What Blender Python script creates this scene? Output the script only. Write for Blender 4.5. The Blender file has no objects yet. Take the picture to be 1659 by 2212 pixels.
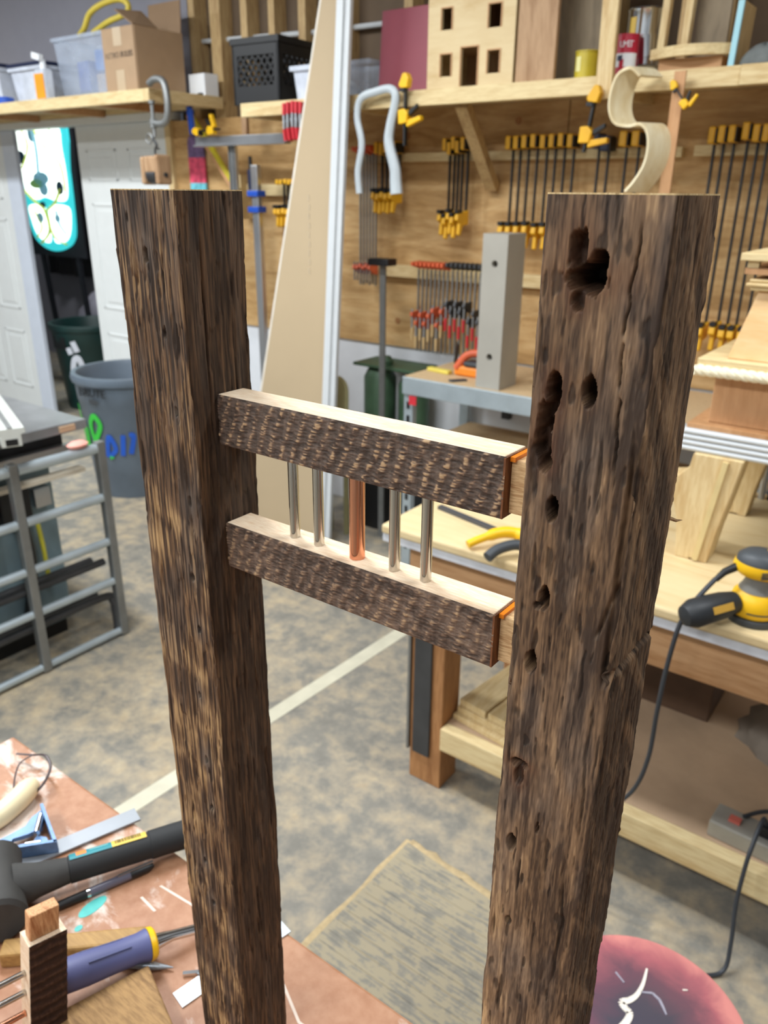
import bpy, bmesh, math, random
import numpy as np
from mathutils import Matrix, Vector, Euler

random.seed(4)
scene = bpy.context.scene
COL = scene.collection

# ------------------------------------------------------------------ camera
PITCH, ROLL, YAW, EYE = math.radians(22.1), math.radians(.55), math.radians(36.5), 1.62
fh = Vector((-math.sin(YAW), math.cos(YAW), 0)); rt = Vector((math.cos(YAW), math.sin(YAW), 0)); up = Vector((0, 0, 1))
fw = fh*math.cos(PITCH) - up*math.sin(PITCH); u0 = fh*math.sin(PITCH) + up*math.cos(PITCH)
cr = rt*math.cos(ROLL) + u0*math.sin(ROLL); cu = u0*math.cos(ROLL) - rt*math.sin(ROLL)
cd = bpy.data.cameras.new('camera'); cam = bpy.data.objects.new('camera', cd); COL.objects.link(cam)
cam.matrix_world = Matrix(((cr.x, cu.x, -fw.x, 0), (cr.y, cu.y, -fw.y, 0), (cr.z, cu.z, -fw.z, EYE), (0, 0, 0, 1)))
cd.sensor_fit = 'VERTICAL'; cd.sensor_height = 24; cd.lens = 24*1700/2212
cd.clip_start = .02; cd.clip_end = 60
cd.dof.use_dof = True; cd.dof.focus_distance = .43; cd.dof.aperture_fstop = cd.lens/1000/.0020
scene.camera = cam

# ------------------------------------------------------------------ light and exposure
w = bpy.data.worlds.new('world'); scene.world = w; w.use_nodes = True
w.node_tree.nodes['Background'].inputs[0].default_value = (.75, .8, .9, 1)
w.node_tree.nodes['Background'].inputs[1].default_value = .25
vs = scene.view_settings
vs.view_transform = 'Standard'; vs.look = 'None'; vs.gamma = 1; vs.use_curve_mapping = False; vs.exposure = 0.45
scene.cycles.max_bounces = 8; scene.cycles.diffuse_bounces = 4; scene.cycles.sample_clamp_indirect = 6

def ceiling_lamp(x, y, watts, sx=1.2, sy=.22):
    l = bpy.data.lights.new('ceiling_lamp', 'AREA'); l.shape = 'RECTANGLE'; l.size = sx; l.size_y = sy
    l.energy = watts; l.color = (.93, .97, 1.0)
    o = bpy.data.objects.new('ceiling_lamp', l); COL.objects.link(o); o.location = (x, y, 3.1)
    return o
for x, y, e in ((-5.4, 1.2, 46), (-3.5, 1.2, 46), (-1.7, .9, 48), (.5, 1.3, 24), (-4.6, -1.4, 50), (-2.6, -1.4, 50), (-.6, -1.6, 40), (1.6, -1.4, 14)):
    ceiling_lamp(x, y, e)
ceiling_lamp(-5.7, 3.85, 32, .6, .15)   # unseen lamp added in the storeroom to brighten the wrapped bundle

# ------------------------------------------------------------------ helpers: meshes
def C(h, a=1.0):
    v = [int(h[i:i+2], 16)/255 for i in (0, 2, 4)]
    return tuple([(c/12.92 if c <= .04045 else ((c+.055)/1.055)**2.4) for c in v] + [a])

class MB:
    def __init__(s): s.v = []; s.f = []
    def add(s, vs, fs):
        n = len(s.v); s.v += [tuple(p) for p in vs]; s.f += [tuple(i+n for i in f) for f in fs]; return s
    def box(s, x0, x1, y0, y1, z0, z1):
        return s.add([(x0,y0,z0),(x1,y0,z0),(x1,y1,z0),(x0,y1,z0),(x0,y0,z1),(x1,y0,z1),(x1,y1,z1),(x0,y1,z1)],
                     [(0,3,2,1),(4,5,6,7),(0,1,5,4),(1,2,6,5),(2,3,7,6),(3,0,4,7)])
    def obox(s, c, sz, rot=(0,0,0)):
        M = Euler([math.radians(a) for a in rot]).to_matrix(); c = Vector(c); a, b, d = [k/2 for k in sz]
        return s.add([c + M @ Vector(p) for p in ((-a,-b,-d),(a,-b,-d),(a,b,-d),(-a,b,-d),(-a,-b,d),(a,-b,d),(a,b,d),(-a,b,d))],
                     [(0,3,2,1),(4,5,6,7),(0,1,5,4),(1,2,6,5),(2,3,7,6),(3,0,4,7)])
    def bar(s, p0, p1, wd, th, side=(0,0,1)):
        p0, p1 = Vector(p0), Vector(p1); d = (p1-p0).normalized(); sd = Vector(side)
        a = d.cross(sd)
        if a.length < 1e-5: a = d.cross(Vector((1,0,0)))
        a.normalize(); b = a.cross(d).normalized(); a *= wd/2; b *= th/2
        return s.add([p0-a-b, p0+a-b, p0+a+b, p0-a+b, p1-a-b, p1+a-b, p1+a+b, p1-a+b],
                     [(0,3,2,1),(4,5,6,7),(0,1,5,4),(1,2,6,5),(2,3,7,6),(3,0,4,7)])
    def cyl(s, p0, p1, r0, r1=None, n=16, cap=True):
        return s.tube([p0, p1], [r0, r0 if r1 is None else r1], n, cap)
    def tube(s, pts, r, n=10, cap=True, flat=1.0):
        pts = [Vector(p) for p in pts]; m = len(pts); rs = r if isinstance(r, (list, tuple)) else [r]*m
        d = (pts[1]-pts[0]).normalized(); a = d.cross(Vector((0,0,1)))
        if a.length < 1e-4: a = d.cross(Vector((1,0,0)))
        a.normalize(); vs = []
        for i, p in enumerate(pts):
            t = (pts[min(i+1,m-1)]-pts[max(i-1,0)]).normalized()
            a = (a - t*a.dot(t)).normalized(); b = t.cross(a)
            for k in range(n):
                q = 2*math.pi*k/n; vs.append(p + a*math.cos(q)*rs[i] + b*math.sin(q)*rs[i]*flat)
        fs = [(i*n+k, i*n+(k+1)%n, (i+1)*n+(k+1)%n, (i+1)*n+k) for i in range(m-1) for k in range(n)]
        if cap: fs += [tuple(range(n-1,-1,-1)), tuple(range((m-1)*n, m*n))]
        return s.add(vs, fs)
    def lathe(s, prof, c=(0,0,0), n=28, sx=1.0, sy=1.0, M=None):
        c = Vector(c); vs = []; m = len(prof)
        for r, z in prof:
            for k in range(n):
                q = 2*math.pi*k/n; p = Vector((math.cos(q)*r*sx, math.sin(q)*r*sy, z)); vs.append(c + (M @ p if M else p))
        fs = [(i*n+k, i*n+(k+1)%n, (i+1)*n+(k+1)%n, (i+1)*n+k) for i in range(m-1) for k in range(n)]
        if prof[0][0] > 1e-6: fs.append(tuple(range(n-1,-1,-1)))
        if prof[-1][0] > 1e-6: fs.append(tuple(range((m-1)*n, m*n)))
        return s.add(vs, fs)
    def shell(s, prof, c=(0,0,0), n=32):
        # open vessel: profile goes up the outside and down the inside
        return s.lathe(prof, c, n)
    def prism(s, poly, ax, a, b):
        n = len(poly)
        def P(u, v, t): return {'x': (t,u,v), 'y': (u,t,v), 'z': (u,v,t)}[ax]
        vs = [P(u,v,a) for u, v in poly] + [P(u,v,b) for u, v in poly]
        return s.add(vs, [tuple(range(n-1,-1,-1)), tuple(range(n,2*n))] + [(i,(i+1)%n,(i+1)%n+n,i+n) for i in range(n)])
    def ribbon(s, pts, side, th):
        # flat strip swept along pts; side = width vector, th = thickness
        pts = [Vector(p) for p in pts]; sd = Vector(side); m = len(pts); vs = []
        for i, p in enumerate(pts):
            t = (pts[min(i+1,m-1)]-pts[max(i-1,0)]).normalized(); nn = t.cross(sd).normalized()*th/2
            vs += [p-sd/2-nn, p+sd/2-nn, p+sd/2+nn, p-sd/2+nn]
        fs = [(i*4+k, i*4+(k+1)%4, i*4+4+(k+1)%4, i*4+4+k) for i in range(m-1) for k in range(4)]
        return s.add(vs, fs + [(0,3,2,1), (m*4-4,m*4-3,m*4-2,m*4-1)])
    def xf(s, M):
        s.v = [tuple(M @ Vector(p)) for p in s.v]; return s

def spline(pts, n=6):
    P = [Vector(p) for p in pts]; out = []
    for i in range(len(P)-1):
        a, b, c, d = P[max(i-1,0)], P[i], P[i+1], P[min(i+2,len(P)-1)]
        for k in range(n):
            t = k/n
            out.append(.5*((2*b) + (c-a)*t + (2*a-5*b+4*c-d)*t*t + (3*b-a-3*c+d)*t**3))
    return out + [P[-1]]

def loc_of(o): return o.location if o is not None else Vector((0,0,0))
def wloc(o):
    v = Vector((0,0,0))
    while o is not None: v = v + o.location; o = o.parent
    return v

def finish(me, smooth):
    bm = bmesh.new(); bm.from_mesh(me); bmesh.ops.recalc_face_normals(bm, faces=bm.faces); bm.to_mesh(me); bm.free()
    if smooth:
        me.polygons.foreach_set('use_smooth', [True]*len(me.polygons))
        me.set_sharp_from_angle(angle=math.radians(38))

def obj(name, mb, mat, parent=None, base=None, smooth=False, bevel=0, label=None, cat=None, group=None, kind=None):
    """mesh given in world coordinates; a child is stored relative to its parent, a top-level mesh relative to base"""
    org = wloc(parent) if parent is not None else Vector(base if base is not None else (0,0,0))
    me = bpy.data.meshes.new(name)
    me.from_pydata([(x-org.x, y-org.y, z-org.z) for x, y, z in mb.v], [], mb.f); me.update()
    finish(me, smooth)
    for m in (mat if isinstance(mat, (list, tuple)) else [mat]): me.materials.append(m)
    o = bpy.data.objects.new(name, me); COL.objects.link(o)
    if parent is not None: o.parent = parent
    else: o.location = org
    if bevel:
        b = o.modifiers.new('bevel', 'BEVEL'); b.width = bevel; b.segments = 2; b.limit_method = 'ANGLE'; b.angle_limit = math.radians(40)
    return tag(o, label, cat, group, kind)

def tag(o, label=None, cat=None, group=None, kind=None):
    for k, v in (('label', label), ('category', cat), ('group', group), ('kind', kind)):
        if v: o[k] = v
    return o

def thing(name, label, cat, loc=(0,0,0), group=None):
    o = bpy.data.objects.new(name, None); COL.objects.link(o); o.location = loc; o.empty_display_size = .05
    return tag(o, label, cat, group)

def copy_tree(o, loc=None, label=None, rz=None, parent=None):
    c = o.copy(); COL.objects.link(c)
    if parent is not None: c.parent = parent
    if loc is not None: c.location = loc
    if rz is not None: c.rotation_euler.z = rz
    if label: c['label'] = label
    for ch in [k for k in bpy.data.objects if k.parent == o]: copy_tree(ch, parent=c)
    return c

def text(name, body, size, M, mat, parent, extrude=.0006, label=None):
    cu_ = bpy.data.curves.new(name, 'FONT'); cu_.body = body; cu_.size = size; cu_.extrude = extrude
    cu_.align_x = 'CENTER'; cu_.align_y = 'CENTER'; cu_.materials.append(mat); cu_.resolution_u = 3
    tmp = bpy.data.objects.new(name, cu_); COL.objects.link(tmp); bpy.context.view_layer.update()
    me = bpy.data.meshes.new_from_object(tmp.evaluated_get(bpy.context.evaluated_depsgraph_get())); bpy.data.objects.remove(tmp); bpy.data.curves.remove(cu_)
    me.name = name; o = bpy.data.objects.new(name, me); COL.objects.link(o)
    if parent is not None:
        o.parent = parent; M = Matrix.Translation(-wloc(parent)) @ M
    o.matrix_local = M
    return tag(o, label)
def face_m(loc, right, upv, tilt=0):
    r = Vector(right).normalized(); u = Vector(upv).normalized(); n = r.cross(u)
    return Matrix(((r.x,u.x,n.x,loc[0]),(r.y,u.y,n.y,loc[1]),(r.z,u.z,n.z,loc[2]),(0,0,0,1))) @ Matrix.Rotation(tilt, 4, 'Z')

# ------------------------------------------------------------------ helpers: materials
MATS = {}
def nt(name):
    m = bpy.data.materials.new(name); m.use_nodes = True; MATS[name] = m
    return m, m.node_tree.nodes, m.node_tree.links, m.node_tree.nodes['Principled BSDF']
def setb(b, rough=.6, metal=0, spec=.5, **kw):
    b.inputs['Roughness'].default_value = rough; b.inputs['Metallic'].default_value = metal; b.inputs['Specular IOR Level'].default_value = spec
    for k, v in kw.items(): b.inputs[k.replace('_', ' ')].default_value = v
def ramp(N, stops):
    r = N.new('ShaderNodeValToRGB'); e = r.color_ramp.elements
    while len(e) < len(stops): e.new(.5)
    for el, (p, c) in zip(e, stops): el.position = p; el.color = c
    return r
def noise(N, L, vec, scale, detail=4, rough=.55, dist=0):
    n = N.new('ShaderNodeTexNoise'); n.inputs['Scale'].default_value = scale; n.inputs['Detail'].default_value = detail
    n.inputs['Roughness'].default_value = rough; n.inputs['Distortion'].default_value = dist
    if vec is not None: L.new(vec, n.inputs['Vector'])
    return n
def mapped(N, L, sc, rot=(0,0,0)):
    t = N.new('ShaderNodeTexCoord'); m = N.new('ShaderNodeMapping'); m.inputs['Scale'].default_value = sc; m.inputs['Rotation'].default_value = rot
    L.new(t.outputs['Object'], m.inputs['Vector']); return m.outputs['Vector']
def bump(N, L, h, b, strength=.3, dist=.002):
    bp = N.new('ShaderNodeBump'); bp.inputs['Strength'].default_value = strength; bp.inputs['Distance'].default_value = dist
    L.new(h, bp.inputs['Height']); L.new(bp.outputs['Normal'], b.inputs['Normal'])
def mixc(N, L, f, a, b, mode='MIX'):
    m = N.new('ShaderNodeMix'); m.data_type = 'RGBA'; m.blend_type = mode
    for s, v in ((0, f), (6, a), (7, b)):
        if hasattr(v, 'links') or hasattr(v, 'is_linked'): L.new(v, m.inputs[s])
        else: m.inputs[s].default_value = v
    return m.outputs[2]

def plain(name, h, rough=.55, metal=0, spec=.5, var=.08, scale=14, **kw):
    m, N, L, b = nt(name); setb(b, rough, metal, spec, **kw)
    c = C(h); n = noise(N, L, mapped(N, L, (1,1,1)), scale, 5)
    d = tuple([k*(1-var) for k in c[:3]] + [1]); e = tuple([min(1, k*(1+var)) for k in c[:3]] + [1])
    r = ramp(N, [(.3, d), (.7, e)]); L.new(n.outputs[0], r.inputs[0]); L.new(r.outputs[0], b.inputs['Base Color'])
    return m
def wood(name, light, dark, axis='x', scale=9, stretch=9, rough=.6, lines=.5, bmp=.15, dist=.6, mid=None, spec=.3):
    m, N, L, b = nt(name); setb(b, rough, 0, spec)
    i = 'xyz'.index(axis); sc = [stretch]*3; sc[i] = 1
    v = mapped(N, L, sc)
    n1 = noise(N, L, v, scale/stretch*1.6, 5, .6, dist); n2 = noise(N, L, v, scale*1.7, 3, .6, dist*.3)
    r1 = ramp(N, [(.34, C(dark)), (.5, C(mid or light)), (.66, C(light))]); L.new(n1.outputs[0], r1.inputs[0])
    r2 = ramp(N, [(.38, C(dark)), (.6, C(light))]); L.new(n2.outputs[0], r2.inputs[0])
    col = mixc(N, L, lines, r1.outputs[0], r2.outputs[0]); L.new(col, b.inputs['Base Color'])
    if bmp: bump(N, L, n2.outputs[0], b, bmp, .001)
    return m
def glow(name, h, st):
    m, N, L, b = nt(name); setb(b, .4); b.inputs['Base Color'].default_value = C(h)
    b.inputs['Emission Color'].default_value = C(h); b.inputs['Emission Strength'].default_value = st; return m
def clear(name, h, alpha, rough=.25):
    m, N, L, b = nt(name); setb(b, rough, 0, .5); b.inputs['Base Color'].default_value = C(h)
    n = noise(N, L, mapped(N, L, (1,1,1)), 9, 3); r = ramp(N, [(.3, (alpha*.75,)*3+(1,)), (.7, (min(1, alpha*1.25),)*3+(1,))])
    L.new(n.outputs[0], r.inputs[0]); L.new(r.outputs[0], b.inputs['Alpha']); return m

pine = wood('pine', 'dfcb9c', 'c2a472', 'x', 10)
pine_y = wood('pine_lengthwise', 'd8c294', 'bc9d6a', 'y', 10)
pine_z = wood('pine_upright', 'dac496', 'bd9c69', 'z', 10)
stud_m = wood('stud_wood', 'c9ac7c', '9c7c52', 'z', 8)
ply_m = wood('plywood', 'd0ae7c', 'a6804f', 'x', 7, 5, .6, .25, .08, 1.6, 'c29c68')
ply_pale = wood('plywood_pale', 'd8c398', 'c4a878', 'x', 6, 5, .5, .25, .05, 1.0)
brown_ply = wood('plywood_brown', 'b59472', '8f6c4c', 'z', 6, 5, .6, .3, .08, 1.4)
grey_ply = wood('plywood_grey', '8e7f68', '6f6250', 'z', 6, 5, .6, .3, .08, 1.0)
cherry = wood('cherry', 'c79a6f', 'ad7d52', 'z', 6, 6, .45, .4, .05)
birch = wood('birch', 'e0bd8c', 'cf9f62', 'x', 6, 5, .45, .35, .04)
oak_bar = wood('oak_bar', 'a9854f', '84633a', 'x', 14, 8, .55, .5, .1)
fir = wood('fir', 'b07f52', '8a5c36', 'z', 9, 9, .6, .5, .1)
fir_x = wood('fir_board', 'c49a70', 'a4764c', 'x', 7, 8, .6, .4, .1)
mdf = plain('chipboard', 'c4a982', .7, var=.1, scale=60)
white_paint = plain('white_paint', 'c9cdcf', .45, var=.02)
door_paint = plain('door_paint', 'dfe3e2', .4, var=.02)
trim_blue = plain('jamb_paint', 'ced6e2', .4, var=.03)
wall_white = plain('wall_white', 'd9dce0', .7, var=.03)
wall_grey = plain('wall_grey', '8c8b93', .8, var=.03)
kraft = plain('kraft_paper', '6b5946', .8, var=.18, scale=3)
dark_wall = plain('dark_cloth', '15181f', .8, var=.3)
black_pl = plain('black_plastic', '111214', .45)
navy_pl = plain('navy_plastic', '1b2442', .45)
char_pl = plain('charcoal_plastic', '3c4044', .5)
yellow_pl = plain('yellow_plastic', 'e0a91e', .45, var=.1)
yellow_b = plain('bright_yellow', 'f0bb12', .4, var=.06)
orange_pl = plain('orange_paint', 'd2603a', .5, var=.15)
red_pl = plain('red_plastic', 'c5303a', .4, var=.1)
blue_pl = plain('blue_plastic', '1f4fb4', .4)
steel = plain('steel', 'b9bec2', .35, .9, var=.08)
steel_dull = plain('dull_steel', '8a8c8b', .5, .7, var=.12)
steel_dark = plain('dark_steel', '4a4b4d', .5, .6, var=.15)
alu = plain('aluminium', 'c6c9cc', .3, .85, var=.05)
chrome = plain('chrome', 'dfe3e6', .12, 1, var=.02)
copper = plain('copper', 'd99a7c', .16, 1, var=.04)
rod_steel = plain('polished_rod', 'c3bfb8', .14, 1, var=.03)
galv = plain('galvanised', 'b6c2c8', .35, .55, var=.08)
post_grey = plain('grey_post_paint', 'a09c92', .6, var=.06, scale=6)
rubber = plain('rubber', '1c1d1e', .7, var=.15)
rubber_h = plain('rubber_dusty', '393836', .75, var=.2, scale=30)
cord_m = plain('cord_rubber', '33373d', .5)
card = plain('cardboard', 'a68a6c', .8, var=.05)
card_in = plain('cardboard_inside', '8d7256', .8, var=.05)
tape_m = plain('packing_tape', 'bba689', .35, var=.04)
ink = plain('ink', '4a3d33', .6)
clear_bin = clear('clear_bin', 'c9d4e4', .30)
clear_lid = clear('frosted_bin', 'dfe6f2', .75)
paper = plain('white_card', 'e8ebee', .5, var=.02)
red_sheet = plain('maroon_sheet', '8f4450', .55, var=.08, scale=4)
grey_bin = plain('grey_bin_plastic', '606c78', .45, var=.06)
green_bin = plain('green_bin_plastic', '0f2f2c', .45, var=.1)
spray_g = plain('spray_green', '35b83c', .6); spray_b = plain('spray_blue', '1e55b8', .6); spray_w = plain('spray_white', 'cfd3dc', .6)
drywall_m = plain('panel_tan', 'b39f80', .75, var=.04, scale=2)
machine_g = plain('machine_green', '3f5a42', .5, var=.2)
saw_blue = plain('saw_body', '7d939b', .5, var=.08)
saw_top = plain('saw_table_steel', '9a9da0', .35, .6, var=.25, scale=5)
cream = plain('cream_plastic', 'e9d8b0', .4, var=.04)
square_blue = plain('square_casting', '5f7ea6', .4, .3, var=.2, scale=60)
handle_blue = plain('handle_blue', '565a86', .5, var=.05)
teal_pl = plain('teal_label', '157c86', .5); label_y = plain('label_yellow', 'd9b648', .5); label_o = plain('label_orange', 'e0813c', .5)
pencil_g = plain('pencil_green', '1d9b7c', .4); silver_pen = plain('silver_barrel', 'a9b1b8', .35, .5); pen_tr = plain('pen_barrel', '5d5b68', .2)
cloth_g = plain('grey_cloth', '6d716f', .9, var=.2, scale=20)
ltblue = plain('light_blue_edge', '9fd0dc', .5)
wrap_m = plain('plastic_wrap', '9c98a4', .3, var=.25, scale=8)
white_form = plain('white_form', 'b3bbbf', .4, var=.04); 
lam = wood('bent_lamination', 'e8dcba', 'd6c193', 'z', 8, 6, .5, .3, .03)
tin_y = plain('yellow_tin', 'c2ae2a', .4); tin_r = plain('red_tin', 'b8203a', .35)
# ------------------------------------------------------------------ special surfaces
def floor_mat():
    m, N, L, b = nt('concrete_floor'); setb(b, .55, 0, .4)
    v = mapped(N, L, (1,1,1))
    n1 = noise(N, L, v, 1.3, 5, .6, .1); n2 = noise(N, L, v, 11, 9, .68, .15); n3 = noise(N, L, v, 26, 4, .6)
    base = ramp(N, [(.3, C('75726a')), (.55, C('8b877d')), (.75, C('9d978a'))]); L.new(n2.outputs[0], base.inputs[0])
    a = N.new('ShaderNodeMath'); a.operation = 'MULTIPLY_ADD'; a.inputs[1].default_value = .55; L.new(n1.outputs[0], a.inputs[0]); L.new(n2.outputs[0], a.inputs[2])
    mk = ramp(N, [(.70, (0,0,0,1)), (.95, (.85,.85,.85,1))]); L.new(a.outputs[0], mk.inputs[0])
    dust = ramp(N, [(.3, C('a8967a')), (.7, C('beac8c'))]); L.new(n3.outputs[0], dust.inputs[0])
    L.new(mixc(N, L, mk.outputs[0], base.outputs[0], dust.outputs[0]), b.inputs['Base Color'])
    bump(N, L, n2.outputs[0], b, .1, .003); return m
def mat_rubber():
    m, N, L, b = nt('dusty_mat'); setb(b, .7, 0, .3)
    n2 = noise(N, L, mapped(N, L, (1,1,1)), 22, 6, .7, .4)
    n1 = noise(N, L, mapped(N, L, (9, 90, 9)), 1.5, 4, .6, .3)
    a = N.new('ShaderNodeMath'); a.operation = 'ADD'; L.new(n1.outputs[0], a.inputs[0]); L.new(n2.outputs[0], a.inputs[1])
    r = ramp(N, [(.70, C('79766d')), (.95, C('8a8578')), (1.25, C('a0957d'))]); L.new(a.outputs[0], r.inputs[0]); L.new(r.outputs[0], b.inputs['Base Color'])
    return m
def table_mat():
    m, N, L, b = nt('hardboard_top'); setb(b, .5, 0, .4)
    v = mapped(N, L, (1,1,1)); n1 = noise(N, L, v, 5, 6, .6, .5); n2 = noise(N, L, v, 60, 4, .6); n3 = noise(N, L, mapped(N, L, (1,1.6,1), (0,0,.6)), 8, 7, .62, .8)
    r = ramp(N, [(.3, C('966647')), (.55, C('aa7a5a')), (.75, C('b88c6e'))]); L.new(n1.outputs[0], r.inputs[0])
    r2 = ramp(N, [(.35, C('8d5d3f')), (.65, C('b68d70'))]); L.new(n2.outputs[0], r2.inputs[0])
    c = mixc(N, L, .35, r.outputs[0], r2.outputs[0])
    # white paint smears, thicker towards the far corner of the top
    g = N.new('ShaderNodeTexCoord'); d = N.new('ShaderNodeVectorMath'); d.operation = 'DISTANCE'; d.inputs[1].default_value = (-.04, .46, .818)
    L.new(g.outputs['Object'], d.inputs[0])
    mr = N.new('ShaderNodeMapRange'); mr.inputs[1].default_value = .0; mr.inputs[2].default_value = .6; mr.inputs[3].default_value = .19; mr.inputs[4].default_value = 0
    L.new(d.outputs['Value'], mr.inputs[0])
    a = N.new('ShaderNodeMath'); a.operation = 'ADD'; L.new(n3.outputs[0], a.inputs[0]); L.new(mr.outputs[0], a.inputs[1])
    mk = ramp(N, [(.62, (0,0,0,1)), (.72, (.85,.85,.85,1))]); L.new(a.outputs[0], mk.inputs[0])
    L.new(mixc(N, L, mk.outputs[0], c, C('dccfc4')), b.inputs['Base Color']); bump(N, L, n2.outputs[0], b, .05, .001); return m
def attr_wood(name, dark, mid, light, grey, red=None, rough=.72, fine=420):
    """weathered wood: the grain height (gr) and stain (tone) are stored on the carved mesh"""
    m, N, L, b = nt(name); setb(b, rough, 0, .35)
    a = N.new('ShaderNodeAttribute'); a.attribute_name = 'gr'; t = N.new('ShaderNodeAttribute'); t.attribute_name = 'tone'
    n = noise(N, L, mapped(N, L, (1,1,.12)), fine, 3, .6)
    s = N.new('ShaderNodeMath'); s.operation = 'MULTIPLY_ADD'; s.inputs[1].default_value = .35; L.new(n.outputs[0], s.inputs[0]); L.new(a.outputs['Fac'], s.inputs[2])
    r = ramp(N, [(.3, C(dark)), (.62, C(mid)), (.98, C(light))]); L.new(s.outputs[0], r.inputs[0])
    r2 = ramp(N, [(.25, C('372e28')), (.95, C(grey))]); L.new(s.outputs[0], r2.inputs[0])
    c = mixc(N, L, t.outputs['Fac'], r.outputs[0], r2.outputs[0])
    if red:
        q = N.new('ShaderNodeAttribute'); q.attribute_name = 'rot'; c = mixc(N, L, q.outputs['Fac'], c, C(red))
        k_ = N.new('ShaderNodeAttribute'); k_.attribute_name = 'cavity_shade'; c = mixc(N, L, k_.outputs['Fac'], c, C('17110d'))  # near-black shade of holes and cracks, painted into the wood colour
    L.new(c, b.inputs['Base Color']); bump(N, L, n.outputs[0], b, .25, .0006); return m
floor_m = floor_mat(); mat_m = mat_rubber(); table_m = table_mat()
post_l_m = attr_wood('barn_oak_left', '36281d', '6b5038', 'bb9a6c', '7d7064', '2b1712')
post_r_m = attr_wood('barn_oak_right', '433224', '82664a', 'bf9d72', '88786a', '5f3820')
rail_m = attr_wood('bark_face', '44352b', '7c6350', 'bd9c72', '85756a', fine=300)
cut_m = wood('fresh_cut', 'f0ddc2', 'd6b48e', 'x', 60, 12, .5, .6, .1, .3)
end_m = wood('post_end_grain', 'd9c293', 'b3935f', 'z', 60, 6, .6, .5, .1)
glue_m = plain('amber_shim', 'd9791a', .3, var=.1)
side_m = wood('rail_side', '8a5a38', '4c2616', 'z', 40, 6, .6, .5, .1)

# ------------------------------------------------------------------ the room
st = dict(kind='structure')
obj('floor', MB().box(-9, 3.5, -4, 4.7, -.05, 0), floor_m, **st)
obj('ceiling', MB().box(-9, 3.5, -4, 4.7, 3.15, 3.2), wall_grey, **st)
obj('wall_left', MB().box(-9.1, -9, -4, 4.7, 0, 3.15), wall_grey, **st)
obj('wall_right', MB().box(3.5, 3.6, -4, 4.7, 0, 3.15), wall_white, **st)
obj('wall_front', MB().box(-9, 3.5, -4.1, -4, 0, 3.15), wall_white, **st)
obj('wall_storeroom', MB().box(-9, 3.5, 4.7, 4.8, 0, 3.15), wall_grey, **st)
wb = obj('wall_back', MB().box(-3.93, 3.5, 3.34, 3.42, 0, 3.15), kraft, **st)
obj('white_wallboard', MB().box(-3.93, 3.5, 3.25, 3.338, 0, .91), wall_white, wb)
obj('grey_wallboard', MB().box(-9, -3.72, 3.25, 3.338, 2.03, 3.15), wall_grey, wb)
obj('grey_wallboard', MB().box(-9, -6.56, 3.25, 3.338, 0, 2.03), wall_grey, wb)
for a, b_ in ((-3.93, -2.72), (-2.715, -1.5), (-1.495, -.28), (-.275, 3.5)):
    obj('plywood_panel', MB().box(a, b_, 3.236, 3.338, .905, 1.98), ply_m, wb)
for x, wd in ((-3.70, .05), (-3.52, .075), (-3.31, .045), (-3.12, .04), (-2.92, .045), (-2.66, .04), (-2.30, .045), (-2.08, .045), (-1.62, .045), (-1.36, .045), (-.95, .045), (-.5, .045)):
    obj('stud', MB().box(x-wd/2, x+wd/2, 3.25, 3.338, 1.98, 3.15), stud_m, wb)
obj('conduit', MB().tube([(-3.72, 3.3, 2.36), (-2.9, 3.3, 2.33), (-2.0, 3.3, 2.32)], .012, 8), white_paint, wb)
for a, b_, z0, z1, y in ((-2.5, -1.02, 1.750, 1.785, 3.19), (-.97, .3, 1.752, 1.787, 3.17), (-2.43, -1.2, 1.245, 1.298, 3.19), (-3.3, -2.75, 1.60, 1.655, 3.19)):
    obj('ledger_strip', MB().box(a, b_, y, 3.236, z0, z1), pine, wb)
obj('upright_strip', MB().box(-3.33, -3.29, 3.15, 3.236, 1.48, 1.70), pine_z, wb)
for x, z in ((-2.32, 1.03), (-2.19, 1.10), (-2.95, 1.2), (-2.99, 1.38), (-2.9, 1.72), (-2.28, 1.86), (-1.72, 1.90)):
    obj('knot', MB().lathe([(.012, 0), (.016, .0015), (.0, .002)], (x, 3.2355, z), 10, 1, 1, Matrix.Rotation(math.pi/2, 3, 'X')), fir, wb)
# doors
d1 = obj('door_1', MB().box(-6.55, -5.72, 3.235, 3.27, .01, 1.985), door_paint, **st)
d2 = obj('door_2', MB().box(-4.835, -3.95, 3.235, 3.27, .01, 1.985), door_paint, **st)
def panel(par, x0, x1, z0, z1, y):
    m = MB(); t = .018
    for a in ((x0,x1,z0,z0+t),(x0,x1,z1-t,z1),(x0,x0+t,z0,z1),(x1-t,x1,z0,z1)): m.box(a[0],a[1],y-.006,y+.002,a[2],a[3])
    q_ = obj('panel_moulding', m, door_paint, par, bevel=.004)
    obj('panel_field', MB().box(x0+.045, x1-.045, y-.005, y+.002, z0+.045, z1-.045), door_paint, q_, bevel=.004)
for x0 in (-6.47, -6.09):
    for z0, z1 in ((.18, .62), (.78, 1.42), (1.55, 1.83)): panel(d1, x0, x0+.28, z0, z1, 3.235)
for x0 in (-4.745, -4.33):
    for z0, z1 in ((.18, .72), (.88, 1.54), (1.67, 1.85)): panel(d2, x0, x0+.30, z0, z1, 3.235)
obj('trim_1', MB().box(-5.715, -5.56, 3.228, 3.262, 0, 1.985), trim_blue, bevel=.005, **st)
obj('trim_2', MB().box(-6.56, -3.9, 3.2, 3.3, 1.987, 2.03), door_paint, bevel=.004, **st)
obj('trim_3', MB().box(-3.945, -3.90, 3.21, 3.3, 0, 1.985), pine_z, **st)
obj('trim_4', MB().box(-4.90, -4.838, 3.30, 3.34, .0, 1.95), dark_wall, **st)

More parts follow.
